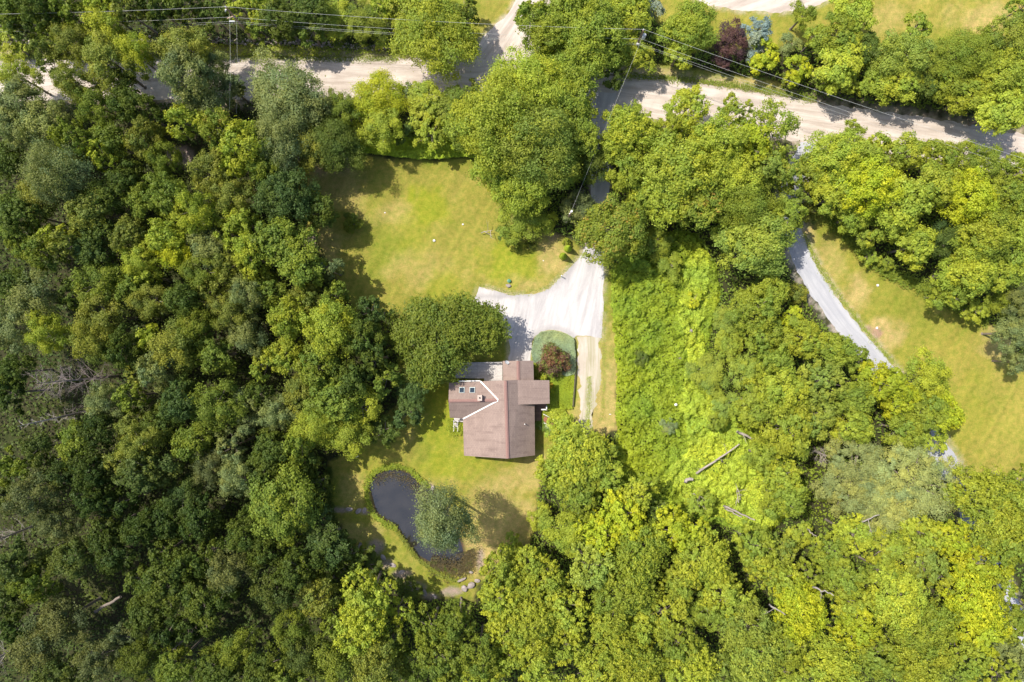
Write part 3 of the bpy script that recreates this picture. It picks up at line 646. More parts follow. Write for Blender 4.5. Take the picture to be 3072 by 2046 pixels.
#TREEDATA#
T_LIST = """
30 30 55 m;120 25 55 d;215 40 50 m;300 12 52 b;390 30 50 o;475 20 50 d;560 22 50 d;640 45 45 d;722 12 48 b X;90 85 42 d;20 118 42 b A 3;165 80 45 m;60 150 30 b A 2;
235 140 62 o F;325 95 62 b F;330 190 74 o F;415 170 52 b F;235 255 56 o F;60 235 62 b F 7;150 170 44 o F;
560 150 72 o F;640 200 52 g F;560 230 80 g F;620 300 78 g F;700 265 45 g F;
70 320 76 g F;155 375 68 g F;60 390 60 g F;30 480 55 d;190 525 88 g F 12;135 585 60 o F;230 425 55 m X;330 425 60 m;440 415 55 o;410 325 58 d;300 320 60 m F;380 265 50 d;
322 478 46 b X;500 480 52 m F;565 370 56 b X;665 395 60 r;745 440 70 b;700 500 45 b;640 515 68 o F;515 590 62 m;385 540 56 d;440 600 58 m;270 625 66 o;75 640 62 d;590 640 62 b F;700 590 62 o F;720 665 58 b;345 590 55 d;
790 25 50 b X;850 60 58 d;925 28 60 d;935 95 42 m;1015 55 55 b F 5;1095 70 58 m F 5;1150 18 45 b;1148 122 28 b A 2;1085 118 24 m A 2;1020 118 24 m A 2;780 85 40 m;
1300 95 122 b A 10;1235 38 62 o A 8;1395 30 48 m;1400 65 35 d;
865 290 112 g F 11;845 430 85 g F 9;945 330 50 g F 7;1010 440 78 d F 7;935 455 60 o F 7;1030 330 52 m F 6;
1130 295 78 y F 7;1150 385 60 b F 6;1215 285 38 g F 5;1275 310 64 b A 6;1290 405 46 b A 5;1355 320 58 m A 6;1375 390 50 m A 5;1412 290 45 m A 6;1200 400 42 d A 4;1060 400 40 b F 4;
1500 370 135 b A 11;1600 270 115 b A 11;1695 320 98 m A 10;1610 440 120 o A 11;1510 510 85 b A 8;1570 565 80 m A 8;1690 520 52 m A 6;1785 480 58 d F 6;1730 420 68 m A 8;
860 590 82 k A 9;950 640 55 d A 7;805 510 52 m A;930 600 40 b A 5;
1640 105 82 m A 9;1600 40 48 m A;1780 85 98 m A 10;1745 175 82 m A 9;1895 45 66 b A 8;1905 165 52 b A 6;1840 225 42 d A 6;1700 20 72 m A 9;1660 170 45 d A 5;1820 160 50 m A;
1945 22 45 s F 6;2062 88 78 m A 7;2035 165 46 b A 5;2192 125 52 p F 5;2170 185 28 p F 3;2272 95 46 s F 6;2260 150 34 s F 4;2300 160 48 y A 5;2270 190 32 y A 4;
1872 365 58 m A 7;1895 415 80 b X 8;1850 445 55 m A 7;2058 330 64 b A 7;1995 395 50 b A 7;2205 325 58 m T 8;2315 385 80 m T 9;2230 400 40 m A 6;
2040 520 112 b A 10;1980 600 72 b A 9;2150 450 88 b A 10;2245 440 70 y A 9;2090 620 70 r A 9;2190 545 85 b A 9;2290 500 58 o A 9;2225 625 86 m F 9;1885 520 60 m A 8;1920 605 52 m A 7;2345 520 55 r A 8;
1830 690 98 r A 8;1735 625 55 g F 5;1560 665 68 m F 4;1520 700 32 d F 2.4;1640 668 36 b F 2;
2410 45 40 m F 6;2562 35 66 b A 8;2505 110 66 m A 8;2445 115 38 m A 6;2400 200 40 y A 4.5;2378 238 30 y A 3.5;2368 132 36 g F 4;2515 195 76 b A 8;2590 145 52 d A 7;2480 240 40 m A 5;2555 250 45 b A 5;
2700 170 80 o A 8;2745 100 48 m A 7;2690 245 66 b A 7;2628 235 50 m A 6;2765 250 52 d A 6;2880 170 80 m F 8;2845 245 60 m A 7;3040 110 72 o F 8;3060 30 42 m A;3000 225 82 b A 8;2905 290 62 b A 7;3000 330 76 b A 7;2960 130 45 m F;
2558 388 32 m F 3.5;2500 480 84 b A 8;2602 462 70 b A 8;2715 460 62 b A 7;2805 475 56 m A 7;2890 478 60 m F 7;2955 505 60 m F 7;3045 520 62 m A 7;2592 562 84 y A 9;2500 590 62 b A 8;2440 520 62 b A 7;
2790 565 74 b A 9;2890 590 80 y A 9;2700 600 78 b A 9;2985 600 62 m A 8;3050 620 60 m A 8;2680 675 62 b A 7;2560 650 55 m A 6;2610 705 46 b A 5;2742 740 62 b A 7;2820 725 52 k F 7;2935 715 84 b A 9;3040 710 62 b A 8;2895 815 80 b A 8;3000 815 62 m A 8;2845 885 55 m A 6;
2608 768 30 m A 2;2660 790 24 m A 1.6;2925 930 46 b A 3.5;3005 900 50 m F 5;3040 1000 56 g F 7;3062 900 50 g F 7;3045 1085 38 g F 5;
2262 735 98 o A 9;2345 650 62 m A 8;2380 600 45 o A 7;2180 690 45 m A 7;
2318 880 52 b A 7;2258 935 72 m A 8;2372 955 42 y A 5;2400 1015 64 b A 7;2492 1045 62 m A 7;2560 1082 44 m A 6;2640 1145 70 y A 8;2778 1128 68 b F 7;2320 1090 60 m A 8;2345 1170 70 b A 9;2458 1145 74 o X 8;2560 1200 62 m A 8;2688 1195 60 y A 7;2762 1240 66 m A 7;2832 1240 58 y A 7;2715 1290 58 m A 7;2550 1270 60 b A 8;2432 1245 70 o A 8;
2370 1290 78 b A 9;2290 1370 60 b A 7;2790 1318 46 b A 4;2810 1180 40 b F 5;
2010 800 44 n F 2.5;1970 730 48 m A 3;2190 965 50 q F 3.5;2190 1030 50 b A 3.5;2285 1005 60 m A 7;2125 1120 60 q F 3;2240 1110 50 q F 5;2270 1210 72 b A 7;2170 1215 44 q F 3;2007 1280 27 g F 1.5;2150 1265 34 m A 3;2080 900 30 y A 1.6;1925 1075 26 d A 1.5;
1690 1285 54 b A 4;1740 1385 100 b X 6.5;1665 1410 60 b X 6;1740 1470 70 m X 7;1822 1440 60 m X 5.5;1812 1345 45 m A 4.5;
1910 1480 56 b X 7;1862 1545 76 y X 8;1800 1600 60 y X 8;1700 1590 68 m F 6;1625 1555 46 b A 3;2020 1590 76 y X 8;2095 1512 44 m A 3.5;1912 1655 82 m X 9;2100 1672 84 b X 8;1772 1690 76 o X 9;1865 1780 90 m X 9;2040 1745 60 b X 8;2000 1830 76 b X 8;2170 1780 70 b X 8;2262 1635 70 m X 8;2290 1690 60 b X 8;1960 1530 45 d A 5;
1582 1690 60 b X 7;1650 1742 56 b X 8;1550 1750 60 m A 7;1692 1822 76 b X 9;1600 1860 84 b X 9;1695 1920 60 b X 8;1600 1980 70 b X 8;1820 1865 60 b X 8;1845 1935 80 b X 9;1905 2005 80 b X 9;1785 2015 70 b X 9;1925 1880 60 b X 8;2030 1915 70 m X 9;2065 2000 80 b X 9;2120 1825 58 m A 7;2230 1870 78 o X 8;2250 1965 80 o X 9;2150 2010 50 o A;1540 1640 38 b A 2.5;
2560 1420 125 S W 7;2735 1450 150 S W 7.5;2620 1530 90 S W 6.5;
2340 1430 62 b X 7;2350 1500 66 m A 8;2930 1475 86 b X 9;2990 1550 98 b X 9;3010 1630 76 m X 9;2550 1600 60 b X 8;2660 1640 62 b X 8;2750 1590 62 b X 8;2845 1610 62 y X 8;2925 1690 74 y X 8;2760 1680 68 o X 8;2485 1650 60 m X 8;2400 1600 44 b A 3;2335 1660 52 q X 6;2520 1725 70 m X 8;2350 1735 60 b X 8;2400 1825 82 y X 9;2540 1800 60 b X 8;2560 1875 70 y X 9;2690 1790 86 b X 9;2765 1885 80 m X 9;2905 1800 80 y X 9;2975 1745 52 b X 8;2930 1885 78 y X 9;3035 1860 70 m X 9;2870 1965 72 m X 9;2745 1975 80 b X 9;2615 1965 74 m X 9;2485 1980 80 b X 9;2350 1930 72 m X 8;2350 2010 60 b X 8;2640 1710 50 m X 7;3045 1985 72 g N 7;3058 1440 40 m A 7;2430 1720 48 m X 7;2830 1740 45 b X 7;2990 2020 50 b X;
60 715 56 m;145 760 56 m;172 708 44 b;212 735 48 o;305 700 58 d;400 705 52 o;290 765 52 k;430 785 56 b F;500 715 55 b;545 760 52 y F;620 715 50 g F;645 745 55 g F;700 712 48 b;755 775 58 b;610 815 60 m F;690 800 50 o F;300 850 70 m F;390 865 55 m;440 830 45 b;460 905 60 o F;550 900 54 d;705 935 60 o F;640 870 45 o;745 880 52 g F;50 860 58 d;115 905 70 g F;60 985 70 g F;160 1000 58 b F;310 950 74 o F;300 1020 60 o F;375 1040 55 d;460 1015 42 b;535 1040 72 o F;600 980 55 m F;640 1065 66 m;480 1110 55 g;420 1115 45 o;745 1000 58 g F;45 1115 55 d;35 1180 48 d;320 1205 58 g F;400 1190 48 m;550 1195 62 k;655 1215 74 m F;740 1205 45 g F;755 1265 45 g F;300 1290 58 d;400 1290 58 o;490 1270 58 k;240 1335 64 m;130 1345 50 o F;430 1335 60 o F;590 1320 60 m;700 1335 50 g X;230 880 45 d;
20 1400 46 b;92 1400 38 b;30 1485 50 o;112 1480 70 g F;190 1420 50 o F;180 1565 60 g F;280 1400 60 d;290 1485 60 d;370 1390 50 o;450 1410 78 o;360 1510 50 d;440 1575 52 d;325 1580 40 o;345 1645 68 d;225 1670 62 o;55 1690 70 o;110 1745 58 b;25 1790 55 o;195 1860 70 g F;125 1930 78 g F;500 1560 60 d;600 1560 66 d;560 1485 58 k F;640 1405 56 g F;720 1425 60 g F;500 1650 48 k;505 1745 74 m;430 1735 50 m;450 1835 60 m;560 1700 58 d;610 1800 70 m;700 1695 62 g F;640 1650 50 m;680 1770 48 m F;740 1590 52 d;380 1895 46 g F;300 1975 60 g F;425 1965 58 m F;530 1990 58 b;500 1905 48 d;720 1940 58 b F;645 2000 58 m;190 2020 60 o;60 1880 45 d;745 2020 50 o;570 1880 45 d;
835 735 74 m;910 790 72 m;985 810 42 g;1005 880 42 m;800 875 58 m;920 900 52 o;872 950 58 b;925 945 34 Y;990 985 82 b;1120 935 46 k;1085 1010 62 d;1130 1075 50 d;862 1060 58 b;960 1100 68 m;800 1085 50 b;1050 1135 64 d;1160 1130 48 m;1232 1170 52 k A 5;1225 1235 48 k A 5;1010 1205 76 m;950 1265 78 b F 8;1085 1210 66 b F 7.5;1040 1300 70 b F 7;900 1185 55 o;840 1240 52 g F;780 1180 45 d;1160 1290 46 d A 4.5;900 1335 48 m;820 1340 58 d;
1305 1010 132 m X 7;1435 985 82 m X 6;1265 1100 62 o A 5.5;
852 1515 104 m A 10;800 1400 58 d;900 1395 58 d A 7;955 1450 44 d A 4.5;980 1625 74 k A 7.5;1060 1660 48 d A 5;900 1700 68 m;880 1630 45 d;800 1640 55 d;830 1765 60 o;960 1785 60 o;1105 1785 74 b X 10;1090 1865 80 b X 10;1010 1860 48 m;1200 1825 42 b X 7;880 1880 60 m F;920 1950 58 o F;805 1990 58 m;880 2025 58 b X;1000 1965 78 m F;1130 1985 80 o;1180 1920 48 m;1295 1890 60 m X;1370 1865 56 m X;1320 1955 72 m X;1440 1960 60 m;1450 2025 58 b X;1500 1700 62 b X 8;1500 1785 62 b X 8;1512 1880 62 b X 8;1530 1960 52 b X 8;1240 2000 50 m F;1340 2030 45 m;
1110 1700 40 d A 2;1225 1765 44 d A 2;1010 1740 48 d A 5;
"""
for item in T_LIST.replace("\n", "").split(";"):  # includes a tree added at lower right to shade and cover the side drive
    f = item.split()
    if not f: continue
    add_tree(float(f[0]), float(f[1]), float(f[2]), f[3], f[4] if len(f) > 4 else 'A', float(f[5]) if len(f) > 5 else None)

pt = add_tree(1333, 1558, 92, 'G', 'F', 14.6, label="lone pale grey-green tree leaning over the pond's lower right side"); pt.rotation_euler = (0, 0, 0.2); pt.scale.x *= .84; pt.scale.y *= 1.14
# ---- labels of the trees: colour, build, part of the photograph, level with a landmark
def zone(px, py):
    if py < 165 and px < 1180: return "above the road, " + ("far left" if px < 300 else "left of the pole" if px < 640 else "just right of the pole" if px < 900 else "left of the branch drive")
    if py < 330 and px > 2330: return "above the road, " + ("near the golden shrubs" if px < 2560 else "right half" if px < 2850 else "by the right edge")
    c = ("left edge" if px < 260 else "left wood" if px < 560 else "wood's inner side" if px < 860 else "wood's lawn edge" if px < 1250
         else "pond column" if px < 1470 else "house column" if px < 1760 else "right of gravel" if px < 2150 else "beside grey drive" if px < 2560 else "far right")
    r = ("at top edge" if py < 90 else "level with poles" if py < 200 else "level with dirt road" if py < 340 else "just below road" if py < 480 else "level with upper lawn" if py < 640 else "level with conical shrubs" if py < 820
         else "level with gravel apron" if py < 1020 else "level with house" if py < 1220 else "level with lower roof" if py < 1390 else "level with pond head" if py < 1530 else "level with pond middle" if py < 1640
         else "level with pond foot" if py < 1760 else "below pond" if py < 1900 else "at bottom edge")
    return c + ", " + r
def label_trees():
    buckets = {}
    for t in TREES:
        if t['label']: continue
        form = {'A': 'round tree', 'F': 'feathery tree', 'X': 'tufted tree', 'T': 'thin tree', 'W': 'broad pine', 'N': 'conifer'}[t['style']]
        size = "small " if t['r'] < 44 else "big " if t['r'] > 92 else ""
        key = f"{size}{CNAME[t['code']]} {form}, {zone(t['px'], t['py'])}"
        buckets.setdefault(key, []).append(t)
    ordn = ["leftmost", "second from left", "third from left", "fourth from left", "fifth from left"]
    for key, ts in buckets.items():
        ts.sort(key=lambda q: q['px'])
        for i, t in enumerate(ts):
            t['label'] = key if len(ts) == 1 else key + (", left one" if i == 0 else ", right one") if len(ts) == 2 else key + ", " + (ordn[i] if i < len(ts) - 1 else "rightmost")
    for t in TREES:
        px, py = t['px'], t['py']
        g = ("trees of the left wood" if px < 1250 and py > 200 else "trees above the road" if py < 300 else "trees right of the house" if py < 1300 else "trees of the lower wood")
        tag(t['o'], t['label'], t['cat'], g)
# the wood holds more than 300 trees: the smallest plain ones, packed between the others, form one mass
def merge_smallest(limit=300):
    def plain(t):
        x, y = t['px'], t['py']
        inner = (x < 900 and y > 330) or (x < 600 and y < 160) or (y > 1640 and not 1180 < x < 1330) or (x > 2600 and 440 < y < 700) or (2250 < x < 2600 and 950 < y < 1300)
        return t['code'] not in 'yYpsrSgxk' and t['style'] in 'AFX' and inner and not t['label']
    cand = sorted([t for t in TREES if plain(t)], key=lambda t: t['r'])[:max(0, len(TREES) - limit)]
    V = []; F = []; T = []; MI = []; nv = 0; codes = sorted({t['code'] for t in cand}); r = np.random.default_rng(4)
    bpy.context.view_layer.update()
    for t in cand:
        M = np.array(t['o'].matrix_world); br = (r.random() - .5) * .5
        for ch in list(t['o'].children):
            me = ch.data; v = np.empty(len(me.vertices) * 3); me.vertices.foreach_get("co", v); v = v.reshape(-1, 3) @ M[:3, :3].T + M[:3, 3]
            if "tint" in me.attributes:
                f = np.empty(len(me.loops), np.int32); me.loops.foreach_get("vertex_index", f); f = f.reshape(-1, 4); a_ = np.empty(len(f) * 3); me.attributes["tint"].data.foreach_get("vector", a_); a_ = a_.reshape(-1, 3)
                a_[:, 1] = np.clip(a_[:, 1] + br, 0, 1); mi = codes.index(t['code'])
            else:
                f = np.array([tuple(p.vertices) for p in me.polygons if len(p.vertices) == 4]); a_ = np.full((len(f), 3), .5); mi = len(codes)
            V.append(v); F.append(f + nv); T.append(a_); MI.append(np.full(len(f), mi, np.int32)); nv += len(v)
            bpy.data.objects.remove(ch)
        bpy.data.objects.remove(t['o']); TREES.remove(t)
    me = np_mesh("woodland_canopy", np.concatenate(V), np.concatenate(F), attr=np.concatenate(T))
    for c in codes: me.materials.append(LEAF[c])
    me.materials.append(BARK); me.polygons.foreach_set("material_index", np.concatenate(MI))
    tag(link_mesh("woodland_canopy", me), "smaller green crowns packed between the larger trees of the woods", kind="stuff")
merge_smallest()
label_trees()

# ------------------------------------------------------------------ ground-hugging foliage (uncountable)
def field(name, polys, count, leaf, zfun, mat, label, excl=(), seed=1, edge=.0, clump=.0, bbox=None, up=1.2, aspect=.62):
    r = np.random.default_rng(seed)
    W = [WP(p) for p in polys]
    allp = np.array([q for p in W for q in p]); lo = allp.min(0); hi = allp.max(0)
    X = []; n = 0
    while n < count:
        x = r.uniform(lo[0], hi[0], count); y = r.uniform(lo[1], hi[1], count)
        k = np.zeros(count, bool)
        j = (fbm(x, y, 1.2, seed + 5) - .5) * edge * 2
        for p in W: k |= sdist(p, x, y) + j > 0
        for e, m in excl: k &= sdist(WP(e), x, y) + j < -m
        if clump: k &= fbm(x, y, 1.0, seed + 2) > clump * r.random(count)
        X.append(np.stack([x[k], y[k]], 1)); n += k.sum()
        if k.sum() < 10: break
    XY = np.concatenate(X)[:count]; x, y = XY.T
    z = zfun(x, y, r)
    e = .15; gx = (zfun(x + e, y, None) - zfun(x - e, y, None)) / (2 * e); gy = (zfun(x, y + e, None) - zfun(x, y - e, None)) / (2 * e)
    Nn = np.stack([-gx, -gy, np.full(len(x), up)], 1) + r.normal(size=(len(x), 3)) * .55
    tint = np.stack([r.random(len(x)), fbm(x, y, .8, seed + 3), np.clip(fbm(x, y, 3.5, seed + 4) * 1.6 - .3 + r.normal(size=len(x)) * .1, 0, 1)], 1)
    me = leaves_mesh(name, np.stack([x, y, z], 1), Nn, leaf * r.uniform(.6, 1.3, len(x)), tint, aspect, r)
    o = link_mesh(name, me, mat); tag(o, label, kind="stuff"); return o

def z_thick(x, y, r):
    b = fbm(x, y, 2.6, 51) * 1.5 + fbm(x, y, 1.1, 52) * 1.7 + vnoise(x, y, .5, 53) * .45 - 1.1
    d = sdist(WP(THICK), x, y); b = np.clip(b, .1, 3) * np.clip(d / 1.2 + .45, .35, 1)
    return b if r is None else b - np.abs(r.normal(size=len(x))) * .12
field("vine_thicket", [THICK], 70000, .36, z_thick, LEAF['v'], "bright green vines smothering the ground right of the gravel drive", seed=11, edge=.4)
HERB = [(2060, 720), (2130, 760), (2120, 900), (2100, 980), (2160, 1200), (2240, 1330), (2400, 1440), (2420, 1530), (2250, 1590), (2080, 1520), (1980, 1430), (2060, 1340), (2040, 1200), (2060, 1050), (2030, 960), (2050, 830)]
field("yellow_herbs", [HERB], 42000, .26, lambda x, y, r: z_thick(x, y, r) + .12, LEAF['V'], "yellowish weeds spreading through the thicket around the fallen logs", seed=12, edge=.8, clump=.9)
def z_hedge(x, y, r):
    b = .5 + fbm(x, y, 1.0, 71) * .9
    return b if r is None else b - np.abs(r.normal(size=len(x))) * .12
field("leafy_border", [HEDGE], 16000, .27, z_hedge, LEAF['v'], "bright leafy border along the top of the upper lawn", seed=13, edge=.2)
WOODS = [(-260, -160), (3330, -160), (3330, 2206), (-260, 2206)]
def z_under(x, y, r):
    b = fbm(x, y, 4, 91) * 1.9 + fbm(x, y, 1.2, 92) * 1.2 - .9
    b = np.clip(b, .08, 3); return b if r is None else b * r.uniform(.6, 1, len(x))
ROADPOLY = [(a, b - 78) for a, b in ROAD_C] + [(a, b + 78) for a, b in reversed(ROAD_C)]
SIDEPOLY = [(a + 50, b - 20) for a, b in SIDE_C] + [(a - 50, b + 20) for a, b in reversed(SIDE_C)]
EXC = [(L_MAIN, .1), (L_RIGHT, .1), (L_TOPR, .1), (L_TOP, .1), (L_VERGE, .0), (L_VERGE2, 0), (THICK, -.3), (HEDGE, 0), (APRON, .5), (TOPDRV, .4), (TOPGRAV, .4), (ROADPOLY, 0), (SIDEPOLY, 0), ([(500, 430), (600, 440), (600, 510), (520, 510)], 0)]
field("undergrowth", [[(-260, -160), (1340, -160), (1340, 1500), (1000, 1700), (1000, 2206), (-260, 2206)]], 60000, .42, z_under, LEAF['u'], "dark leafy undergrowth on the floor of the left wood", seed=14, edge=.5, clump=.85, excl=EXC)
field("sunlit_undergrowth", [[(1340, -160), (3330, -160), (3330, 2206), (1000, 2206), (1000, 1700), (1340, 1500)]], 90000, .38, z_under, LEAF['U'], "sunlit green undergrowth between the trees of the right side", seed=18, edge=.5, clump=.7, excl=EXC)  # sunlit brightness put into the leaf colour, lifting dark gaps between trees
# low shrubs in the verge above the road
field("roadside_weeds", [[(-200, 128), (500, 128), (1190, 146), (1230, 160), (900, 172), (-200, 150)]], 5000, .2, lambda x, y, r: .15 + fbm(x, y, .8, 3) * .3, LEAF['b'], "weeds and tall grass along the stone wall", seed=15, edge=.2, clump=.9)
def z_bed(x, y, r):
    b = .42 + fbm(x, y, 1.3, 5) * .35 + vnoise(x, y, .4, 6) * .08; return b
field("creeping_juniper", [BED], 26000, .16, z_bed, LEAF['j'], "blue-green creeping groundcover on the mound above the copper shrub", seed=16, edge=.1)
field("front_planting", [FRONT], 9000, .16, lambda x, y, r: .36 + fbm(x, y, .8, 8) * .12, LEAF['v'], "bright green planting strip between house and gravel track", seed=17, clump=.6)
def ring(poly, a, b):
    c = np.mean(poly, 0); return [tuple(c + (np.array(p) - c) * a) for p in poly] + [tuple(c + (np.array(p) - c) * b) for p in [poly[0]] + poly[::-1]]
def margin(name, pts, width, count, leaf, h, mat, label, seed):
    c, t = smooth_line(pts, .1); r = np.random.default_rng(seed); i = r.integers(0, len(c), count)
    d = np.gradient(c, axis=0); d /= np.linalg.norm(d, axis=1)[:, None]; nn = np.stack([-d[:, 1], d[:, 0]], 1)
    wv = width * S * (.35 + 1.0 * fbm(t, t * 0, 1.2, seed))
    xy = c[i] + nn[i] * (r.normal(size=count) * wv[i] * .6)[:, None]
    z = np.abs(h * (.3 + fbm(xy[:, 0], xy[:, 1], .6, seed)) * (1 - .2 * r.random(count)))
    tint = np.stack([r.random(count), fbm(xy[:, 0], xy[:, 1], .5, seed), r.random(count)], 1)
    me = leaves_mesh(name, np.concatenate([xy, z[:, None]], 1), np.array([[0, 0, 1.]]) + r.normal(size=(count, 3)) * .6, leaf * r.uniform(.5, 1.3, count), tint, .55, r)
    o = link_mesh(name, me, mat); tag(o, label, kind="stuff"); return o
margin("pondside_plants", [(1190, 1588), (1160, 1572), (1122, 1546), (1106, 1515), (1098, 1470), (1104, 1438), (1126, 1412), (1165, 1398), (1205, 1398), (1240, 1414), (1262, 1442), (1290, 1462)], 9, 3000, .22, .35, LEAF['n'], "yellow-green plants fringing the head of the pond", 21)
margin("pond_bank_plants", [(1190, 1590), (1225, 1640), (1255, 1678), (1300, 1712), (1350, 1736), (1380, 1745)], 7, 1700, .2, .3, LEAF['o'], "scrubby olive plants on the pond's lower left bank", 22)
margin("pond_reeds", [(1122, 1445), (1150, 1425), (1200, 1424), (1235, 1445), (1262, 1475), (1290, 1500)], 20, 1500, .16, .12, LEAF['t'], "brown reeds and dead stems in the pond's head", 23)
margin("pond_foot_reeds", [(1290, 1692), (1340, 1702), (1390, 1712), (1418, 1690), (1404, 1650)], 30, 5200, .18, .2, LEAF['t'], "brown marshy stems at the foot of the pond", 24)
margin("porch_flowers", [(1350, 1256), (1352, 1290), (1366, 1300), (1386, 1290), (1392, 1262)], 10, 2500, .2, .5, LEAF['b'], "green plants beside the small rear steps", 25)
margin("house_corner_plants", [(1600, 1090), (1606, 1110), (1620, 1130), (1640, 1142)], 12, 2600, .2, .6, LEAF['b'], "yellow-green plants at the garage corner", 26)
margin("variegated_plants", [(1612, 1262), (1626, 1274), (1640, 1284), (1660, 1290)], 16, 3600, .2, .5, LEAF['w'], "cream-edged plants below the brick ramp", 27)
margin("ramp_plants", [(1630, 1234), (1650, 1240), (1680, 1250), (1700, 1240)], 22, 4200, .2, .5, LEAF['b'], "leafy plants above the brick ramp", 28)
margin("left_bank_weeds", [(990, 1400), (985, 1450), (990, 1520), (1010, 1580)], 12, 2500, .2, .5, LEAF['d'], "dark weeds along the left lawn edge beside the pond", 29)
margin("lawn_edge_weeds", [(2480, 640), (2560, 735), (2640, 815), (2760, 855), (2835, 912), (2960, 962)], 22, 9000, .25, .7, LEAF['m'], "green weeds along the upper edge of the right lawn", 30)
margin("drive_edge_grass", [(1820, 790), (1816, 900), (1812, 1010), (1812, 1150), (1808, 1260)], 9, 2500, .11, .04, LEAF['q'], "short grass along the right edge of the gravel", 31)
margin("apron_edge_grass", [(1438, 854), (1500, 872), (1540, 880), (1600, 878), (1646, 862), (1676, 830), (1716, 790), (1742, 758)], 9, 1800, .11, .04, LEAF['q'], "short dry grass along the upper edge of the gravel", 32)
margin("road_edge_grass", [(0, 172), (430, 168), (760, 172), (1190, 178)], 12, 9000, .16, .1, LEAF['q'], "ragged grass on the upper edge of the dirt road", 33)
margin("lower_road_edge_grass", [(760, 300), (1000, 304), (1300, 306), (1500, 312)], 12, 6000, .18, .2, LEAF['q'], "ragged grass on the lower edge of the dirt road", 34)
margin("bend_verge_grass", [(1850, 225), (2000, 234), (2160, 250), (2330, 276), (2450, 300)], 12, 5000, .18, .15, LEAF['q'], "dry grass on the upper verge after the crossroads", 35)
margin("side_drive_grass", [(2410, 700), (2460, 810), (2545, 925), (2610, 1010), (2680, 1090)], 9, 4000, .14, .08, LEAF['q'], "dry grass on the right edge of the grey side drive", 36)

# ------------------------------------------------------------------ shrubs
SHR = {}
def shrub(px, py, r, code, h, label, name="shrub", fine=True, seed=0, cat="shrub", group=None):
    """h = crown centre height; crown sits close to the ground"""
    R = r * S * (H - h) / H
    Hh = min(h * .95, R * 1.2)
    C, Nn, sz, T, LC, rr = crown_cloud(R, Hh, 500 + seed, lobe=.3, leaf=.20 if fine else .28, dens=1900 if R < 1.5 else 1500, spread=.24, nl=9 if R < 1.5 else 5, bottom=-.8)
    x, y, _ = P(px, py, h); t = empty(name, (x, y, 0)); cm = leaves_mesh("crown", C + [[0, 0, h]], Nn, sz, T, r=rr)
    c = link_mesh("crown", cm, LEAF[code], t); tm = limb_mb(R, Hh, h, LC, rr, .6); me = tm.mesh("stems"); me.transform(Matrix.Translation((0, 0, h))); link_mesh("stems", me, BARK, t)
    tag(t, label, cat, group); return t
shrub(1662, 1078, 50, 'P', 1.7, "copper red Japanese maple shrub growing on the blue-green mound", "ornamental_maple", seed=1)
shrub(1055, 668, 30, 'm', 1.2, "lone dark green shrub standing in the upper lawn's left side", seed=2)
shrub(1632, 1135, 14, 'b', .9, "small yellow-green shrub in the corner beside the garage wall", seed=3)
shrub(1652, 1175, 15, 'y', .8, "golden yellow shrub against the house's right wall", seed=4)
shrub(1648, 1158, 11, 'Y', .9, "small orange-flowered plant at the corner of the right wing roof", "flowering_plant", seed=5)
shrub(1700, 724, 12, 'b', .8, "small bright green shrub topmost beside the conical shrubs", seed=6)
shrub(1545, 745, 14, 'o', .6, "low olive shrub under the feathery lawn tree", seed=7)
shrub(1590, 740, 16, 'o', .6, "low ragged shrub right of the olive one under the lawn tree", seed=8)
shrub(2430, 640, 34, 'o', 1.2, "olive shrub at the top of the grey side drive", seed=9)
shrub(2395, 885, 30, 'o', 1.0, "pale scrub bush left of the grey side drive", seed=10)
shrub(2360, 235, 18, 'o', .8, "small dull bush on the verge below the golden tree", seed=11)
def cone_shrub(px, py, r, h, label):
    x, y, _ = P(px, py, h * .4); R = r * S; t = empty("conical_shrub", (x, y, 0)); q = np.random.default_rng(int(px)); n = 3800
    u = q.random(n) ** .7; th = q.random(n) * 6.283; rr = R * (1 - u) ** .8 * q.uniform(.8, 1.05, n)
    C = np.stack([np.cos(th) * rr, np.sin(th) * rr, .1 + u * h], 1); Nn = np.stack([np.cos(th), np.sin(th), np.full(n, .6)], 1) + q.normal(size=(n, 3)) * .4
    T = np.stack([q.random(n), fbm(C[:, 0] + C[:, 2], C[:, 1], .3, 4), q.random(n)], 1)
    link_mesh("crown", leaves_mesh("crown", C, Nn, .12 * q.uniform(.6, 1.2, n), T, r=q), LEAF['v'], t)
    link_mesh("trunk", MB().tube([(0, 0, 0), (0, 0, h * .8)], [.06, .02], 6).mesh("trunk"), BARK, t)
    tag(t, label, "shrub", "conical shrubs by the drive")
cone_shrub(1705, 744, 12, 2.7, "upper of two clipped conical shrubs at the lawn's right corner")
cone_shrub(1690, 767, 12, 2.7, "lower of two clipped conical shrubs at the lawn's right corner")

# ------------------------------------------------------------------ dead trees, logs, bare branches
def branchy(mb, p, d, L, rad, depth, r, spread=.55, n=4, up=.1):
    p = Vector(p); d = Vector(d).normalized(); pts = [p]; rr = [rad]; dd = d.copy()
    k = 4
    for i in range(k):
        dd = (dd + Vector(r.normal(size=3)) * .14 + Vector((0, 0, up * .3))).normalized(); pts.append(pts[-1] + dd * L / k); rr.append(rad * (1 - .8 * (i + 1) / k))
    mb.tube(pts, rr, 5 if rad > .05 else 3, False)
    if depth > 0:
        for j in range(n):
            f = r.uniform(.25, .95); q = pts[0].lerp(pts[-1], 0) if False else pts[int(f * k)].lerp(pts[min(k, int(f * k) + 1)], f * k - int(f * k))
            nd = (dd + Vector(r.normal(size=3)) * spread).normalized()
            branchy(mb, q, nd, L * r.uniform(.35, .6), rad * .5 * (1 - f * .4), depth - 1, r, spread, n, up)
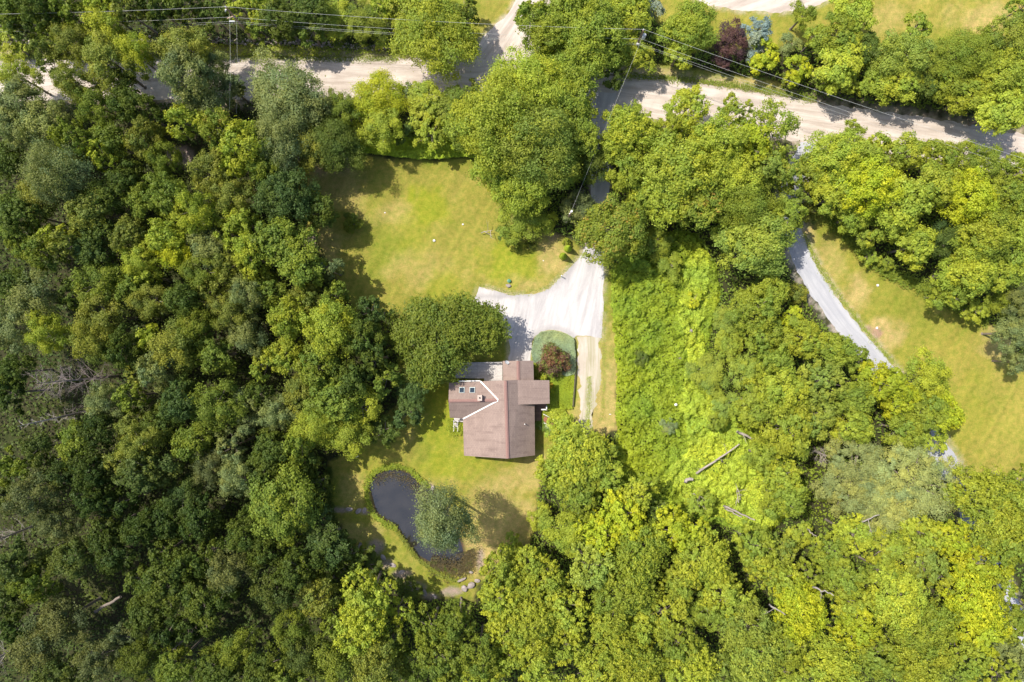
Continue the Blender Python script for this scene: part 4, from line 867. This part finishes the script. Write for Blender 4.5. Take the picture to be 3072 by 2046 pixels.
def dead_tree(bx, by, h, seed, label, mat, spread_l=3.2, lean=(0, 0), name="dead_tree", ns=26):
    r = np.random.default_rng(seed); x, y, _ = P(bx, by, 0); t = empty(name, (x, y, 0)); mb = MB()
    top = Vector((lean[0], lean[1], h))
    mb.tube([(0, 0, 0), top * .5, top], [.20, .13, .03], 7); link_mesh("trunk", mb.mesh("trunk"), mat, t)
    mb = MB()
    for i in range(ns):
        f = .22 + .78 * (i / ns); th = i * 2.4 + r.normal() * .3; L = spread_l * (1 - f * .62) * r.uniform(.6, 1.15)
        branchy(mb, top * f, (math.cos(th), math.sin(th), r.uniform(.1, .7)), L, .034, 2 if L > .9 else 1, r, .45, 6)
    link_mesh("branches", mb.mesh("branches"), mat, t); tag(t, label, "dead tree")
dead_tree(356, 1128, 16.5, 31, "large bare brown dead tree with radiating branches in the left wood", DEADDARK, 4.2, ns=46)
dead_tree(285, 1228, 14, 32, "slim grey bare dead tree just below the large bare one", DEADWOOD, 1.8, (-.6, -.6), ns=24)
dead_tree(120, 1570, 11, 33, "small grey dead tree near the left edge level with the pond", DEADWOOD, 2.4, ns=20)
dead_tree(75, 1925, 12, 34, "grey leafless tree at the bottom left corner", DEADWOOD, 3.0, ns=22)
dead_tree(2215, 1920, 7, 35, "bare brown dead tree among tufted green crowns at the bottom", DEADDARK, 2.6, ns=20)
dead_tree(605, 1870, 8, 36, "broken pale dead treetop in the lower left wood", DEADWOOD, 1.8, ns=14)
dead_tree(2300, 665, 8.6, 37, "dead grey branches beside the olive tree over the side drive", DEADWOOD, 1.8, ns=10)
dead_tree(2440, 1352, 4.5, 38, "pale splintered dead tree above the big sage pine", DEADWOOD, 2.6, ns=18)
dead_tree(1735, 612, 4.2, 39, "grey leafless bush by the driveway pole", DEADWOOD, 1.8, ns=14, name="dead_bush")
dead_tree(2830, 1790, 8.5, 40, "brown leafless top among golden trees at the lower right", DEADDARK, 1.6, ns=12)
def log(a, b, ra, rb, z0, z1, label, seed=1, branches=0, mat=None, name="fallen_log"):
    r = np.random.default_rng(seed); A = Vector(P(a[0], a[1], z0)); B = Vector(P(b[0], b[1], z1)); o = empty(name, (A.x, A.y, 0)); off = Vector((A.x, A.y, 0)); mb = MB()
    pts = [A.lerp(B, i / 7) - off + Vector((r.normal() * .06, r.normal() * .06, r.normal() * .04)) for i in range(8)]
    mb.tube(pts, [ra + (rb - ra) * i / 7 for i in range(8)], 9); link_mesh("stem", mb.mesh("stem", True), mat or DEADWOOD, o)
    if branches:
        mb = MB()
        for i in range(branches):
            p = pts[2 + i * 5 // branches]; branchy(mb, p, (r.normal(), r.normal(), 1.0), 1.6, .05, 1, r, .6, 3)
        link_mesh("branches", mb.mesh("branches"), mat or DEADWOOD, o)
    tag(o, label, "log", "fallen logs"); return o
log((2088, 1422), (2218, 1334), .16, .09, 1.5, 1.75, "long pale fallen log slanting across the yellowish weeds", 1, 3)
log((2055, 1442), (2078, 1436), .26, .2, 1.5, 1.5, "short broken stump end at the long log's lower tip", 8, 0)
log((2170, 1517), (2264, 1560), .16, .09, 1.8, 1.9, "thick split fallen log at the lower end of the weeds", 2, 1)
log((2172, 1522), (2223, 1552), .14, .06, 1.5, 1.6, "thin pale log lying against the split log's left side", 3, 0)
log((2212, 1294), (2262, 1318), .2, .12, 2.0, 2.1, "grey fallen log above the long slanting log", 4, 1)
log((2075, 1480), (2125, 1500), .07, .03, 2.2, 2.6, "small forked white branch beside the dark shrub", 5, 3, name="fallen_branch")
log((2215, 1510), (2208, 1450), .07, .03, 1.9, 2.8, "upright forked white branch in the yellowish weeds", 6, 4, name="fallen_branch")
log((285, 1836), (362, 1788), .22, .16, 4.5, 5.2, "dark grey fallen trunk in the lower left wood", 7, 0, BARK)
log((2440, 1762), (2500, 1784), .12, .06, 10.5, 10.8, "pale bare stem crossing crowns at lower right", 9, 1, PALEWOOD)
log((2588, 1565), (2640, 1543), .10, .05, 9, 9.4, "white bare stem below the sage pine", 10, 1, PALEWOOD)
log((2308, 1815), (2358, 1845), .12, .06, 9.4, 9.8, "grey bare stem right of the tufted trees near the bottom", 11, 1, PALEWOOD)
log((2422, 1588), (2455, 1616), .10, .05, 5.5, 5.8, "white snapped stem in the small green clearing", 12, 0, PALEWOOD)
log((500, 2), (556, 56), .17, .11, 6.5, 3.5, "grey leaning trunk in the wood above the wires", 13, 0, BARK, "leaning_trunk")
log((598, 68), (604, 122), .22, .2, 3.5, .2, "brown upright trunk between the wires and the stone wall", 14, 0, BARK, "bare_trunk")
log((1445, 698), (1480, 690), .06, .02, .5, .9, "thin white dead branches sticking out of the lawn tree", 15, 3, name="dead_branch")

# ------------------------------------------------------------------ stones
def rock(px, py, d, label, z=0, mat=None, name="rock", seed=1, group=None, flat=.6, asp=1.3, rz=0.):
    r = np.random.default_rng(seed); bm = bmesh.new(); bmesh.ops.create_icosphere(bm, subdivisions=3, radius=.5)
    pl = [(unit(r.normal(size=3)), r.uniform(.33, .46)) for _ in range(9)]
    for v in bm.verts:
        for n_, c_ in pl:
            q = float(np.dot(n_, v.co)); 
            if q > c_: v.co -= Vector(n_) * (q - c_)
        v.co *= 1 + .04 * math.sin(v.co.x * 17 + v.co.y * 11)
        v.co.x *= d[0] * S; v.co.y *= d[1] * S; v.co.z *= (d[0] + d[1]) / 2 * S * flat
    me = bpy.data.meshes.new(name); bm.to_mesh(me); bm.free()
    x, y, _ = P(px, py); o = link_mesh(name, me, mat or STONE, None, (x, y, z + (d[0] + d[1]) / 4 * S * flat * .7)); o.rotation_euler = (0, 0, rz)
    if label: tag(o, label, "rock", group)
    return o
WST = simple_mat("white_stone", (.72, .68, .66), .15, 4)
rock(1525, 857, (17, 12), "pink-grey boulder beside the round green lid", seed=1)
rock(1303, 722, (9, 8), "white stone in the middle of the upper lawn", mat=WST, seed=2)
rock(1389, 673, (6, 6), "small white stone in the lawn near the big tree", mat=WST, seed=3)
rock(1155, 638, (5, 4), "tiny pale stone in the lawn's left part", mat=WST, seed=14)
rock(1393, 1765, (20, 22), "left of two flat boulders below the pond", seed=4, group="boulders below the pond", rz=.4)
rock(1413, 1754, (28, 20), "right of two flat boulders below the pond", seed=5, group="boulders below the pond", rz=.5)
rock(1432, 1741, (18, 12), "smaller flat stone above the two boulders by the pond", seed=6, group="boulders below the pond")
rock(1413, 1716, (14, 9), "stone at the foot of the pond's marshy end", seed=7, group="boulders below the pond")
rock(1385, 1738, (30, 9), "long low stone slab beside the marshy pond end", seed=8, group="boulders below the pond", rz=.4)
rock(1298, 1464, (13, 16), "pink stone slab at the pond's right head", seed=9)
rock(2092, 880, (11, 18), "pale stone in the vines right of the gravel drive", z=.9, seed=10)
rock(2064, 993, (16, 12), "grey stone showing among vines level with the gravel end", z=1.0, seed=11)
rock(2032, 1074, (15, 8), "pinkish stone in the vines level with the copper shrub", z=.9, seed=12)
rock(2022, 1212, (9, 9), "white stone in the vines level with the house", z=1.0, mat=WST, seed=13)
rock(1830, 1243, (7, 3), "tiny white stone on the grass beside the gravel track", mat=WST, seed=15)
rock(2632, 856, (9, 8), "white stone near the right lawn's upper edge", mat=WST, seed=16)
rock(2630, 984, (9, 8), "pale stone on the bare patch of the right lawn", mat=WST, seed=17)
rock(2645, 794, (16, 10), "pinkish boulder on the upper edge of the right lawn", seed=18)
rock(1630, 782, (4, 4), "tiny white ball-like stone left of the conical shrubs", mat=WST, seed=19)
for i, (a, b) in enumerate(((1048, 1527), (1075, 1533), (1094, 1530), (1150, 1672), (1178, 1695), (1206, 1716), (1240, 1752), (1275, 1778), (1303, 1790))):
    rock(a, b, (22, 13), ["leftmost slab of the stone strip left of the pond", "middle slab of the stone strip left of the pond", "rightmost slab of the stone strip left of the pond", "topmost stone on the shaded path below the pond", "second stone from the top on the shaded path", "third stone from the top on the shaded path",
         "fourth stone from the top on the shaded path", "fifth stone from the top on the shaded path", "lowest stone on the shaded path below the pond"][i], seed=30 + i, flat=.25, group="path stones by the pond", rz=i * .7)
# rubble wall above the road: one wall built of stones
def stone_wall():
    r = np.random.default_rng(3); c, t = smooth_line([(-250, 131), (0, 134), (120, 134), (420, 124), (600, 123), (760, 128), (880, 131), (1000, 138), (1100, 141), (1195, 147)], .22)
    mb = MB()
    for p in c:
        if P(130, 0)[0] < p[0] < P(415, 0)[0] and r.random() < .8: continue
        for k in range(3):
            s = r.uniform(.16, .34); q = (p[0] + r.normal() * .07, p[1] + r.normal() * .22, s * .4 + (.22 if k == 2 else 0))
            bm = bmesh.new(); bmesh.ops.create_icosphere(bm, subdivisions=1, radius=.5)
            vs = [(v.co.x * s * r.uniform(1.0, 1.6) + q[0], v.co.y * s * r.uniform(.9, 1.3) + q[1], v.co.z * s + q[2]) for v in bm.verts]
            mb.add(vs, [[v.index for v in f.verts] for f in bm.faces]); bm.free()
    m, tt, b = new_mat("rubble"); g = tt.nodes.new("ShaderNodeNewGeometry"); rp = ramp(tt, g.outputs["Random Per Island"], [(0, (.20, .16, .14)), (.5, (.38, .31, .27)), (1, (.55, .47, .40))])
    tt.links.new(rp.outputs[0], b.inputs["Base Color"]); b.inputs["Roughness"].default_value = .9
    o = mb.build("stone_wall", m); tag(o, "low rubble stone wall along the upper verge of the road", "wall")
stone_wall()

# ------------------------------------------------------------------ poles and wires
def pole(px, py, h, label, name="utility_pole", kit=None):
    x, y, _ = P(px, py, h); t = empty(name, (x, y, 0))
    link_mesh("shaft", MB().tube([(0, 0, -.2), (0, 0, h * .5), (0, 0, h)], [.19, .165, .13], 10).mesh("shaft", True), POLEWOOD, t)
    link_mesh("insulator", MB().tube([(0, 0, h), (0, 0, h + .12), (0, 0, h + .28)], [.05, .08, .04], 8).mesh("insulator"), INSUL, t)
    if kit == 'a':
        link_mesh("cutout_switch", MB().box((-.28, -.18, h - .5), (.16, .12, .5), ry=.4).box((-.14, -.1, h - .35), (.3, .06, .06)).mesh("cutout_switch"), INSUL, t)
        link_mesh("crossarm", MB().box((-.1, -.3, h - 1.9), (1.1, .1, .12), .35).mesh("crossarm"), POLEWOOD, t)
        link_mesh("splice_case", MB().tube([(-.9, -.25, h - 3.2), (-.2, -.25, h - 3.2)], .09, 8).mesh("splice_case"), INSUL, t)
    if kit == 'b':
        link_mesh("transformer", MB().tube([(.35, -.12, h - 2.0), (.35, -.12, h - 1.95), (.35, -.12, h - 1.1), (.35, -.12, h - 1.0)], [.22, .25, .25, .2], 14).mesh("transformer", True), GREYMETAL, t)
        link_mesh("meter_box", MB().box((-.05, -.2, h - 3.6), (.3, .2, .45)).mesh("meter_box"), GREYMETAL, t)
    if kit == 'c':
        link_mesh("bracket", MB().box((0, 0, h - .2), (.5, .12, .12), .8).tube([(.1, .1, h - .1), (.1, .1, h + .3)], .14, 8).mesh("bracket"), INSUL, t)
    tag(t, label, "utility pole", "utility poles along the road" if kit != 'c' else None); return t
pole(678, 22, 10.0, "brown wooden utility pole standing above the road at the upper left", kit='a')
pole(1930, 90, 10.0, "weathered utility pole with a transformer above the crossroads", kit='b')
pole(1712, 637, 7.5, "service pole with a white top beside the driveway", kit='c', name="service_pole")
def wire(a, b, sag, rad, label, group="overhead wires along the road"):
    A = Vector(P(*a)); B = Vector(P(*b)); pts = [A.lerp(B, i / 30) - Vector((0, 0, sag * 4 * (i / 30) * (1 - i / 30))) for i in range(31)]
    o = MB().tube(pts, rad, 5).build("power_wire", WIRE); tag(o, label, "wire", group)
P1 = [(678, 20, 10.2), (691, 51, 8.1), (702, 64, 6.9), (704, 69, 6.7)]; P2 = [(1931, 88, 10.2), (1925, 117, 8.3), (1918, 130, 7.0), (1916, 134, 6.8)]
nm = ["top", "second", "third", "lowest"]
for k in range(4):
    rd = [.013, .012, .010, .009][k]
    wire((-600, [46, 82, 96, 104][k], P1[k][2]), P1[k], .7, rd, f"{nm[k]} overhead wire left of the upper left pole")
    wire(P1[k], P2[k], .9, rd, f"{nm[k]} overhead wire between the two road poles")
    wire(P2[k], (3330, [556, 590, 600, 622][k], P2[k][2]), .8, rd, f"{nm[k]} overhead wire right of the transformer pole")
wire((688, 42, 8.6), (688, 330, 7.0), .3, .012, "left of two wires dropping from the upper left pole", "service drops")
wire((709, 62, 7.2), (709, 340, 6.0), .3, .009, "right of two wires dropping from the upper left pole", "service drops")
wire(P2[1], (1713, 636, 7.5), (.6), .010, "service wire from transformer pole to the driveway pole", "service drops")

# ------------------------------------------------------------------ small things
def small():
    g = simple_mat("green_plastic", (.05, .22, .12), .1, 4, .5, 0)
    x, y, _ = P(1527, 843); t = empty("well_cap", (x, y, 0))
    link_mesh("riser", MB().tube([(0, 0, 0), (0, 0, .32)], .2, 16).mesh("riser", True), g, t)
    link_mesh("lid", MB().tube([(0, 0, .32), (0, 0, .36), (0, 0, .40)], [.26, .26, .12], 16).mesh("lid"), g, t)
    tag(t, "round dark green well cap beside the pink-grey boulder", "well cap")
    x, y, _ = P(1683, 829); t = empty("marker_post", (x, y, 0))
    link_mesh("shaft", MB().box((0, 0, .55), (.09, .09, 1.1)).mesh("shaft"), WHITE, t)
    link_mesh("cap", MB().box((0, 0, 1.12), (.13, .13, .04)).mesh("cap"), WHITE, t)
    tag(t, "short white post at the upper edge of the gravel drive", "post")
    x, y, _ = P(1072, 1368); t = empty("garden_stake", (x, y, 0))
    link_mesh("shaft", MB().tube([(0, 0, 0), (0, 0, 1.4)], .03, 6).mesh("shaft"), WHITE, t)
    link_mesh("arm", MB().tube([(0, 0, 1.35), (.5, .25, 1.4)], .03, 6).mesh("arm"), WHITE, t)
    tag(t, "thin white hanger stake on the lawn above the pond", "stake")
small()
margin("track_middle_grass", [(1768, 1130), (1768, 1200), (1762, 1260), (1752, 1310)], 9, 1600, .12, .07, LEAF['q'], "grass growing down the middle of the worn gravel track", 37)
# timber edging between planting and gravel track
def edging():
    pts, _ = smooth_line([(1719, 1014), (1725, 1050), (1726, 1110), (1722, 1170), (1717, 1228)], .5)
    mb = MB(); r = np.random.default_rng(2)
    for i in range(len(pts) - 1):
        mb.bar((*pts[i], .24), (*pts[i + 1], .24 + r.normal() * .01), .16, .5)
    mb2 = mb.build("garden_edging", simple_mat("old_timber", (.10, .085, .05), .3, 5)); tag(mb2, "dark low edging between the planting and the gravel track", "edging")
edging()

# ------------------------------------------------------------------ the house
def roof_mat():
    m, t, b = new_mat("rosy_brown_shingle")
    tc = t.nodes.new("ShaderNodeTexCoord"); n1 = noise(t, tc.outputs["Object"], .45, 4, .6); n2 = noise(t, tc.outputs["Object"], 18, 3, .8)
    mp = t.nodes.new("ShaderNodeMapping"); mp.inputs["Scale"].default_value = (.35, 2.2, 1); t.links.new(tc.outputs["Object"], mp.inputs[0]); n3 = noise(t, mp.outputs[0], .9, 4, .6)
    c = ramp(t, n1.outputs[0], [(.3, (.275, .203, .172)), (.7, (.335, .252, .212))]).outputs[0]
    s = ramp(t, n3.outputs[0], [(.52, (1, 1, 1)), (.72, (.78, .76, .77))]).outputs[0]; c = mixc(t, 1., c, s, 'MULTIPLY')
    br = t.nodes.new("ShaderNodeTexBrick"); br.inputs["Scale"].default_value = 1; br.inputs["Color1"].default_value = (1.05, 1.05, 1.05, 1); br.inputs["Color2"].default_value = (.93, .93, .93, 1); br.inputs["Mortar"].default_value = (.8, .78, .78, 1)
    br.inputs["Mortar Size"].default_value = .02; br.inputs["Brick Width"].default_value = .5; br.inputs["Row Height"].default_value = .18
    sw = t.nodes.new("ShaderNodeMapping"); sw.inputs["Rotation"].default_value = (0, 0, math.pi / 2); t.links.new(tc.outputs["Object"], sw.inputs[0]); t.links.new(sw.outputs[0], br.inputs[0])
    c = mixc(t, 1., c, br.outputs[0], 'MULTIPLY')
    g = ramp(t, n2.outputs[0], [(.3, (.9, .9, .9)), (.7, (1.1, 1.1, 1.1))]).outputs[0]; c = mixc(t, 1., c, g, 'MULTIPLY')
    t.links.new(c, b.inputs["Base Color"]); b.inputs["Roughness"].default_value = .9; b.inputs["Specular IOR Level"].default_value = .2; bump(t, b, n2.outputs[0], .3, .02)
    return m
def plank_mat(name, c1, c2, rot=0., width=.14):
    m, t, b = new_mat(name); tc = t.nodes.new("ShaderNodeTexCoord"); mp = t.nodes.new("ShaderNodeMapping"); mp.inputs["Rotation"].default_value = (0, 0, rot); t.links.new(tc.outputs["Object"], mp.inputs[0])
    br = t.nodes.new("ShaderNodeTexBrick"); br.inputs["Scale"].default_value = 1; br.inputs["Color1"].default_value = (*c1, 1); br.inputs["Color2"].default_value = (*c2, 1); br.inputs["Mortar"].default_value = (.04, .035, .03, 1)
    br.inputs["Mortar Size"].default_value = .012; br.inputs["Brick Width"].default_value = 3.6; br.inputs["Row Height"].default_value = width; t.links.new(mp.outputs[0], br.inputs[0])
    n = noise(t, tc.outputs["Object"], 4, 5, .7); r = ramp(t, n.outputs[0], [(.3, (.8, .8, .8)), (.7, (1.15, 1.15, 1.15))]); c = mixc(t, 1., br.outputs[0], r.outputs[0], 'MULTIPLY')
    t.links.new(c, b.inputs["Base Color"]); b.inputs["Roughness"].default_value = .85
    return m
def house():
    x0, y0, _ = P(1510, 1240); hs = empty("house", (x0, y0, 0)); O = Vector((x0, y0, 0))
    q = lambda px, py, z: tuple(Vector(P(px, py, z)) - O)
    RM = roof_mat(); DECK = plank_mat("weathered_deck", (.64, .61, .58), (.52, .49, .47)); DECK2 = plank_mat("brown_deck", (.20, .12, .09), (.15, .09, .07)); BRICK = plank_mat("red_brick_ramp", (.42, .17, .09), (.33, .13, .08), .6, .12)
    rf = MB()
    RN, RS = (1516, 1141, 5.2), (1523, 1376, 5.2)
    kN, kS = (1552.6, 1140, 4.15), (1555, 1214, 4.15)
    rf.slab([q(*p) for p in (RN, (1441, 1144, 3.73), (1495, 1200, 4.75), (1389, 1256, 2.72), (1392, 1367, 2.68), RS)], .16)          # main west slope
    rf.slab([q(*p) for p in (RN, RS, (1605, 1366, 2.42), (1603.5, 1215, 2.48), kS, kN)], .158)                                      # main east slope
    rf.slab([q(*p) for p in (kN, kS, (1649, 1211, 3.22), (1648, 1141, 3.22))], .15)                                                 # right wing
    main = rf.build("roof", RM, hs)
    r2 = MB()
    r2.slab([q(*p) for p in ((1554, 1082.5, 3.95), (1508, 1083, 3.05), (1509, 1150, 3.05), (1555, 1150, 3.95))], .15)
    r2.slab([q(*p) for p in ((1554, 1082.5, 3.95), (1555, 1150, 3.95), (1601.5, 1150, 3.0), (1600, 1082, 3.0))], .152)
    nr = r2.build("garage_roof", RM, hs)
    r3 = MB()
    r3.slab([q(*p) for p in ((1345.5, 1203, 4.74), (1494.5, 1200.5, 4.74), (1440.5, 1144.5, 3.73), (1347, 1148, 3.73))], .15)
    r3.slab([q(*p) for p in ((1345.5, 1203, 4.74), (1349.5, 1253, 2.72), (1389.5, 1255.5, 2.70), (1494.5, 1200.5, 4.74))], .152)
    wr = r3.build("left_wing_roof", RM, hs)
    # ridge caps, flashing
    def cap(pts, parent, w=.30):
        mb = MB(); a, b = (Vector(q(*p)) for p in pts); u = Vector((0, 0, .045)); d = (b - a).normalized(); s = d.cross(Vector((0, 0, 1))).normalized() * w / 2
        vs = [a + u, b + u, b + s - u * .8, a + s - u * .8, a - s - u * .8, b - s - u * .8]
        mb.add(vs, [(0, 1, 2, 3), (1, 0, 4, 5), (0, 3, 4), (1, 5, 2), (3, 2, 5, 4)])
        k = mb.build("ridge_cap", CAPM, parent); return k
    CAPM = simple_mat("ridge_vent", (.27, .155, .13), .15, 6)
    for o_, a, b in ((main, (1516.2, 1142, 5.22), (1523, 1375.5, 5.22)), (nr, (1554, 1083, 3.97), (1555, 1143, 3.97)), (wr, (1346, 1202.8, 4.76), (1492, 1200.6, 4.76))): cap((a, b), o_, .42)
    vf = MB(); 
    for a, b in (((1494.5, 1199.5, 4.80), (1441, 1143.5, 3.80)), ((1494.5, 1201.5, 4.80), (1389, 1256.5, 2.80))): vf.bar(q(*a), q(*b), .17, .05)
    vf.build("valley_flashing", WHITE, main)
    # skylights
    FR = simple_mat("skylight_frame", (.5, .55, .52), .1, 4, .4, 0); m, t, b = new_mat("skylight_glass"); b.inputs["Base Color"].default_value = (.02, .035, .05, 1); b.inputs["Roughness"].default_value = .08; b.inputs["Specular IOR Level"].default_value = .8
    nslope = math.atan2(4.74 - 3.73, 2.5)
    for px in (1385.5, 1416.8):
        c = Vector(q(px, 1170, 4.16)); f = MB(); f.box(c + Vector((0, 0, .06)), (.72, .78, .14), rx=-nslope); fo = f.build("skylight", FR, wr)
        MB().box(c + Vector((0, .0, .135)), (.58, .64, .02), rx=-nslope).build("pane", m, fo)
    # chimney
    CM = plank_mat("pale_brick", (.56, .43, .36), (.46, .34, .28), 0, .09); c = Vector(q(1439.5, 1193, 5.1)); ch = MB().box((c.x, c.y, 4.75), (.52, .68, 1.2)).build("chimney", CM, wr)
    MB().box((c.x, c.y, 5.39), (.60, .76, .08)).build("crown_cap", simple_mat("mortar_cap", (.50, .40, .34), .1, 4), ch); MB().tube([(c.x, c.y, 5.41), (c.x, c.y, 5.52)], .11, 10).build("flue", DARKGAP, ch)
    c = q(1574, 1272, 3.7); MB().tube([(c[0], c[1], 3.2), (c[0], c[1], 4.1)], .06, 8).build("vent_pipe", WHITE, main)
    # satellite dish
    c = Vector(q(1520, 1088, 3.6)); mb = MB(); rings = 5; vs = []; fs = []
    for i in range(rings):
        for k in range(14):
            a = k / 14 * 6.283; rr = .36 * (i + 1) / rings; vs.append((rr * math.cos(a), rr * .8 * math.sin(a), .35 * rr * rr * 2))
    vs.append((0, 0, 0))
    for i in range(rings - 1):
        for k in range(14): fs.append((i * 14 + k, i * 14 + (k + 1) % 14, (i + 1) * 14 + (k + 1) % 14, (i + 1) * 14 + k))
    for k in range(14): fs.append((70, (k + 1) % 14, k))
    M = Matrix.Rotation(.7, 3, 'Y') @ Matrix.Rotation(-.5, 3, 'X'); mb.add([c + M @ Vector(v) for v in vs], fs); ds = mb.build("satellite_dish", GREYMETAL, nr)
    MB().tube([c, c + Vector((-.05, .05, -.45))], .03, 6).tube([c, c + M @ Vector((0, -.25, .5))], .02, 5).build("arm", GREYMETAL, ds)
    # walls: footprint prisms with gables under the roofs
    wl = MB()
    def prism(base, tops):
        n = len(base); vs = [Vector(q(a, b_, 0)) for a, b_ in base]
        vs = [Vector((P(a, b_, 0)[0], P(a, b_, 0)[1], 0)) - O for a, b_ in base]; vt = [Vector((v.x, v.y, z)) for v, z in zip(vs, tops)]
        wl.add(vs + vt, [tuple(range(n, 2 * n))] + [(i, (i + 1) % n, (i + 1) % n + n, i + n) for i in range(n)])
    # ground-plane pixel coords (looked up without parallax)
    def G(px, py, z): k = (H - z) / H; return (1536 + (px - 1536) * k, 1023 + (py - 1023) * k)
    a = G(1392, 1367, 2.7); b2 = G(1605, 1366, 2.45); rS = G(1523, 1376, 5.2); rN = G(1516, 1141, 5.2)
    wy0 = G(0, 1144, 3.7)[1] + 8; wy1 = a[1] - 9; xw = a[0] + 9; xe = b2[0] - 9; xr = (rS[0] + rN[0]) / 2
    prism([(xw, wy1), (xr, wy1), (xr, wy0), (xw, wy0)], [2.62, 4.95, 4.95, 2.62])
    prism([(xr, wy1), (xe, wy1), (xe, wy0 + 60), (xr, wy0 + 60)], [4.95, 2.4, 2.4, 4.95])
    k1 = G(1552.6, 1141, 4.1)[0]; e1 = G(1648, 1141, 3.2)[0] - 9; ey = G(0, 1211, 3.2)[1] - 8
    prism([(xr, ey), (k1, ey), (k1, wy0), (xr, wy0)], [4.95, 3.88, 3.88, 4.95]); prism([(k1, ey), (e1, ey), (e1, wy0), (k1, wy0)], [3.88, 3.0, 3.0, 3.88])
    gx0 = G(1508, 0, 3)[0] + 7; gx1 = G(1600, 0, 3)[0] - 7; gm = G(1554, 0, 4)[0]; gy = G(0, 1082.5, 3.9)[1] + 7
    prism([(gx0, wy0), (gm, wy0), (gm, gy), (gx0, gy)], [2.82, 3.7, 3.7, 2.82]); prism([(gm, wy0), (gx1, wy0), (gx1, gy), (gm, gy)], [3.7, 2.8, 2.8, 3.7])
    lx = G(1346, 0, 4)[0] + 8; ly1 = G(0, 1253, 2.7)[1] - 8; lm = G(0, 1202, 4.7)[1]; ly0 = G(0, 1148, 3.7)[1] + 8
    prism([(lx, ly1), (xr - 40, ly1), (xr - 40, lm), (lx, lm)], [2.6, 2.6, 4.5, 4.5]); prism([(lx, lm), (xr - 40, lm), (xr - 40, ly0), (lx, ly0)], [4.5, 4.5, 3.5, 3.5])
    wl.build("wall", WALLM, hs)
    # gutter on the left wing
    g = MB(); g.bar(q(1376, 1143.5, 3.62), q(1440, 1142.3, 3.62), .13, .12); g.bar(q(1454, 1144, 3.1), q(1509, 1145, 3.05), .08, .1); g.build("gutter", WHITE, wr)
    # back deck with its stairwell gap
    dk = MB(); dk.slab([q(*p) for p in ((1366, 1088, .75), (1507, 1086.5, .75), (1507.5, 1150, .75), (1453, 1150, .75), (1453, 1135.5, .75), (1366, 1134, .75))], .12); d = dk.build("deck", DECK, hs)
    mb = MB()
    for p in ((1366, 1088), (1400, 1088), (1436, 1087), (1472, 1087), (1506, 1086.5)):
        a_ = Vector(q(*p, .75)); mb.box(a_ + Vector((0, 0, .45)), (.09, .09, .9))
    mb.bar(Vector(q(1366, 1088, .75)) + Vector((0, 0, .92)), Vector(q(1506, 1086.5, .75)) + Vector((0, 0, .92)), .12, .05); mb.build("railing", DECK, d)
    # rear steps (lower left)
    st = MB(); st.slab([q(*p) for p in ((1362, 1248, .6), (1391, 1248, .6), (1391, 1266, .6), (1362, 1266, .6))], .1)
    for i in range(6): c = Vector(q(1366.5, 1270 + i * 4.6, .5 - i * .085)); st.box(c, (.48, .17, .05))
    s_ = st.build("rear_steps", DECK, hs); rl = MB()
    for xx in (1361, 1373): rl.bar(q(xx, 1262, 1.35), q(xx + .5, 1292, .85), .05, .05); [rl.box(Vector(q(xx, yy, zz)) , (.07, .07, 1.0)) for yy, zz in ((1262, .85), (1278, .6), (1292, .4))]
    rl.build("railing", WHITE, s_)
    # right porch, walk and brick ramp
    pm = MB(); pm.slab([q(*p) for p in ((1600, 1205, .5), (1640, 1205, .5), (1640, 1229, .5), (1623, 1229, .5), (1623, 1262, .5), (1600, 1262, .5))], .12); pp = pm.build("porch", DECK2, hs)
    rl = MB(); rl.bar(q(1624, 1228.5, 1.5), q(1640.5, 1228.5, 1.5), .16, .10); rl.bar(q(1639.5, 1218, 1.5), q(1639.5, 1229, 1.5), .14, .10); [rl.box(Vector(q(a_, b_, 1.0)), (.09, .09, .9)) for a_, b_ in ((1625, 1228), (1639.5, 1228), (1639.5, 1218))]; rl.build("railing", WHITE, pp)
    rp = MB(); rp.slab([q(*p) for p in ((1633, 1248, .45), (1655, 1259, .40), (1648, 1276, .40), (1630, 1262, .45))], .1)
    dd = Vector(q(1663, 1272, .3)) - Vector(q(1652, 1267, .3)); 
    for i in range(5): c = Vector(q(1654 + i * 3.6, 1268.5 + i * 1.9, .36 - i * .07)); rp.box(c, (.13, .82, .1), -.48)
    rr_ = rp.build("brick_ramp", BRICK, hs); rl = MB(); rl.bar(q(1630, 1242, 1.25), q(1672, 1265, .9), .07, .07); rl.bar(q(1632, 1268, 1.15), q(1654, 1280, .9), .06, .06)
    [rl.box(Vector(q(a_, b_, .7)), (.07, .07, .95)) for a_, b_ in ((1631, 1243), (1651, 1254), (1671, 1265), (1633, 1269), (1653, 1279))]; rl.build("railing", WHITE, rr_)
    tag(hs, "rosy brown roofed house with cross-shaped gables at the foot of the gravel drive", "house")
house()
print("TREES", len(TREES), "PROTO", sum(len(v) for v in PROTO.values()))
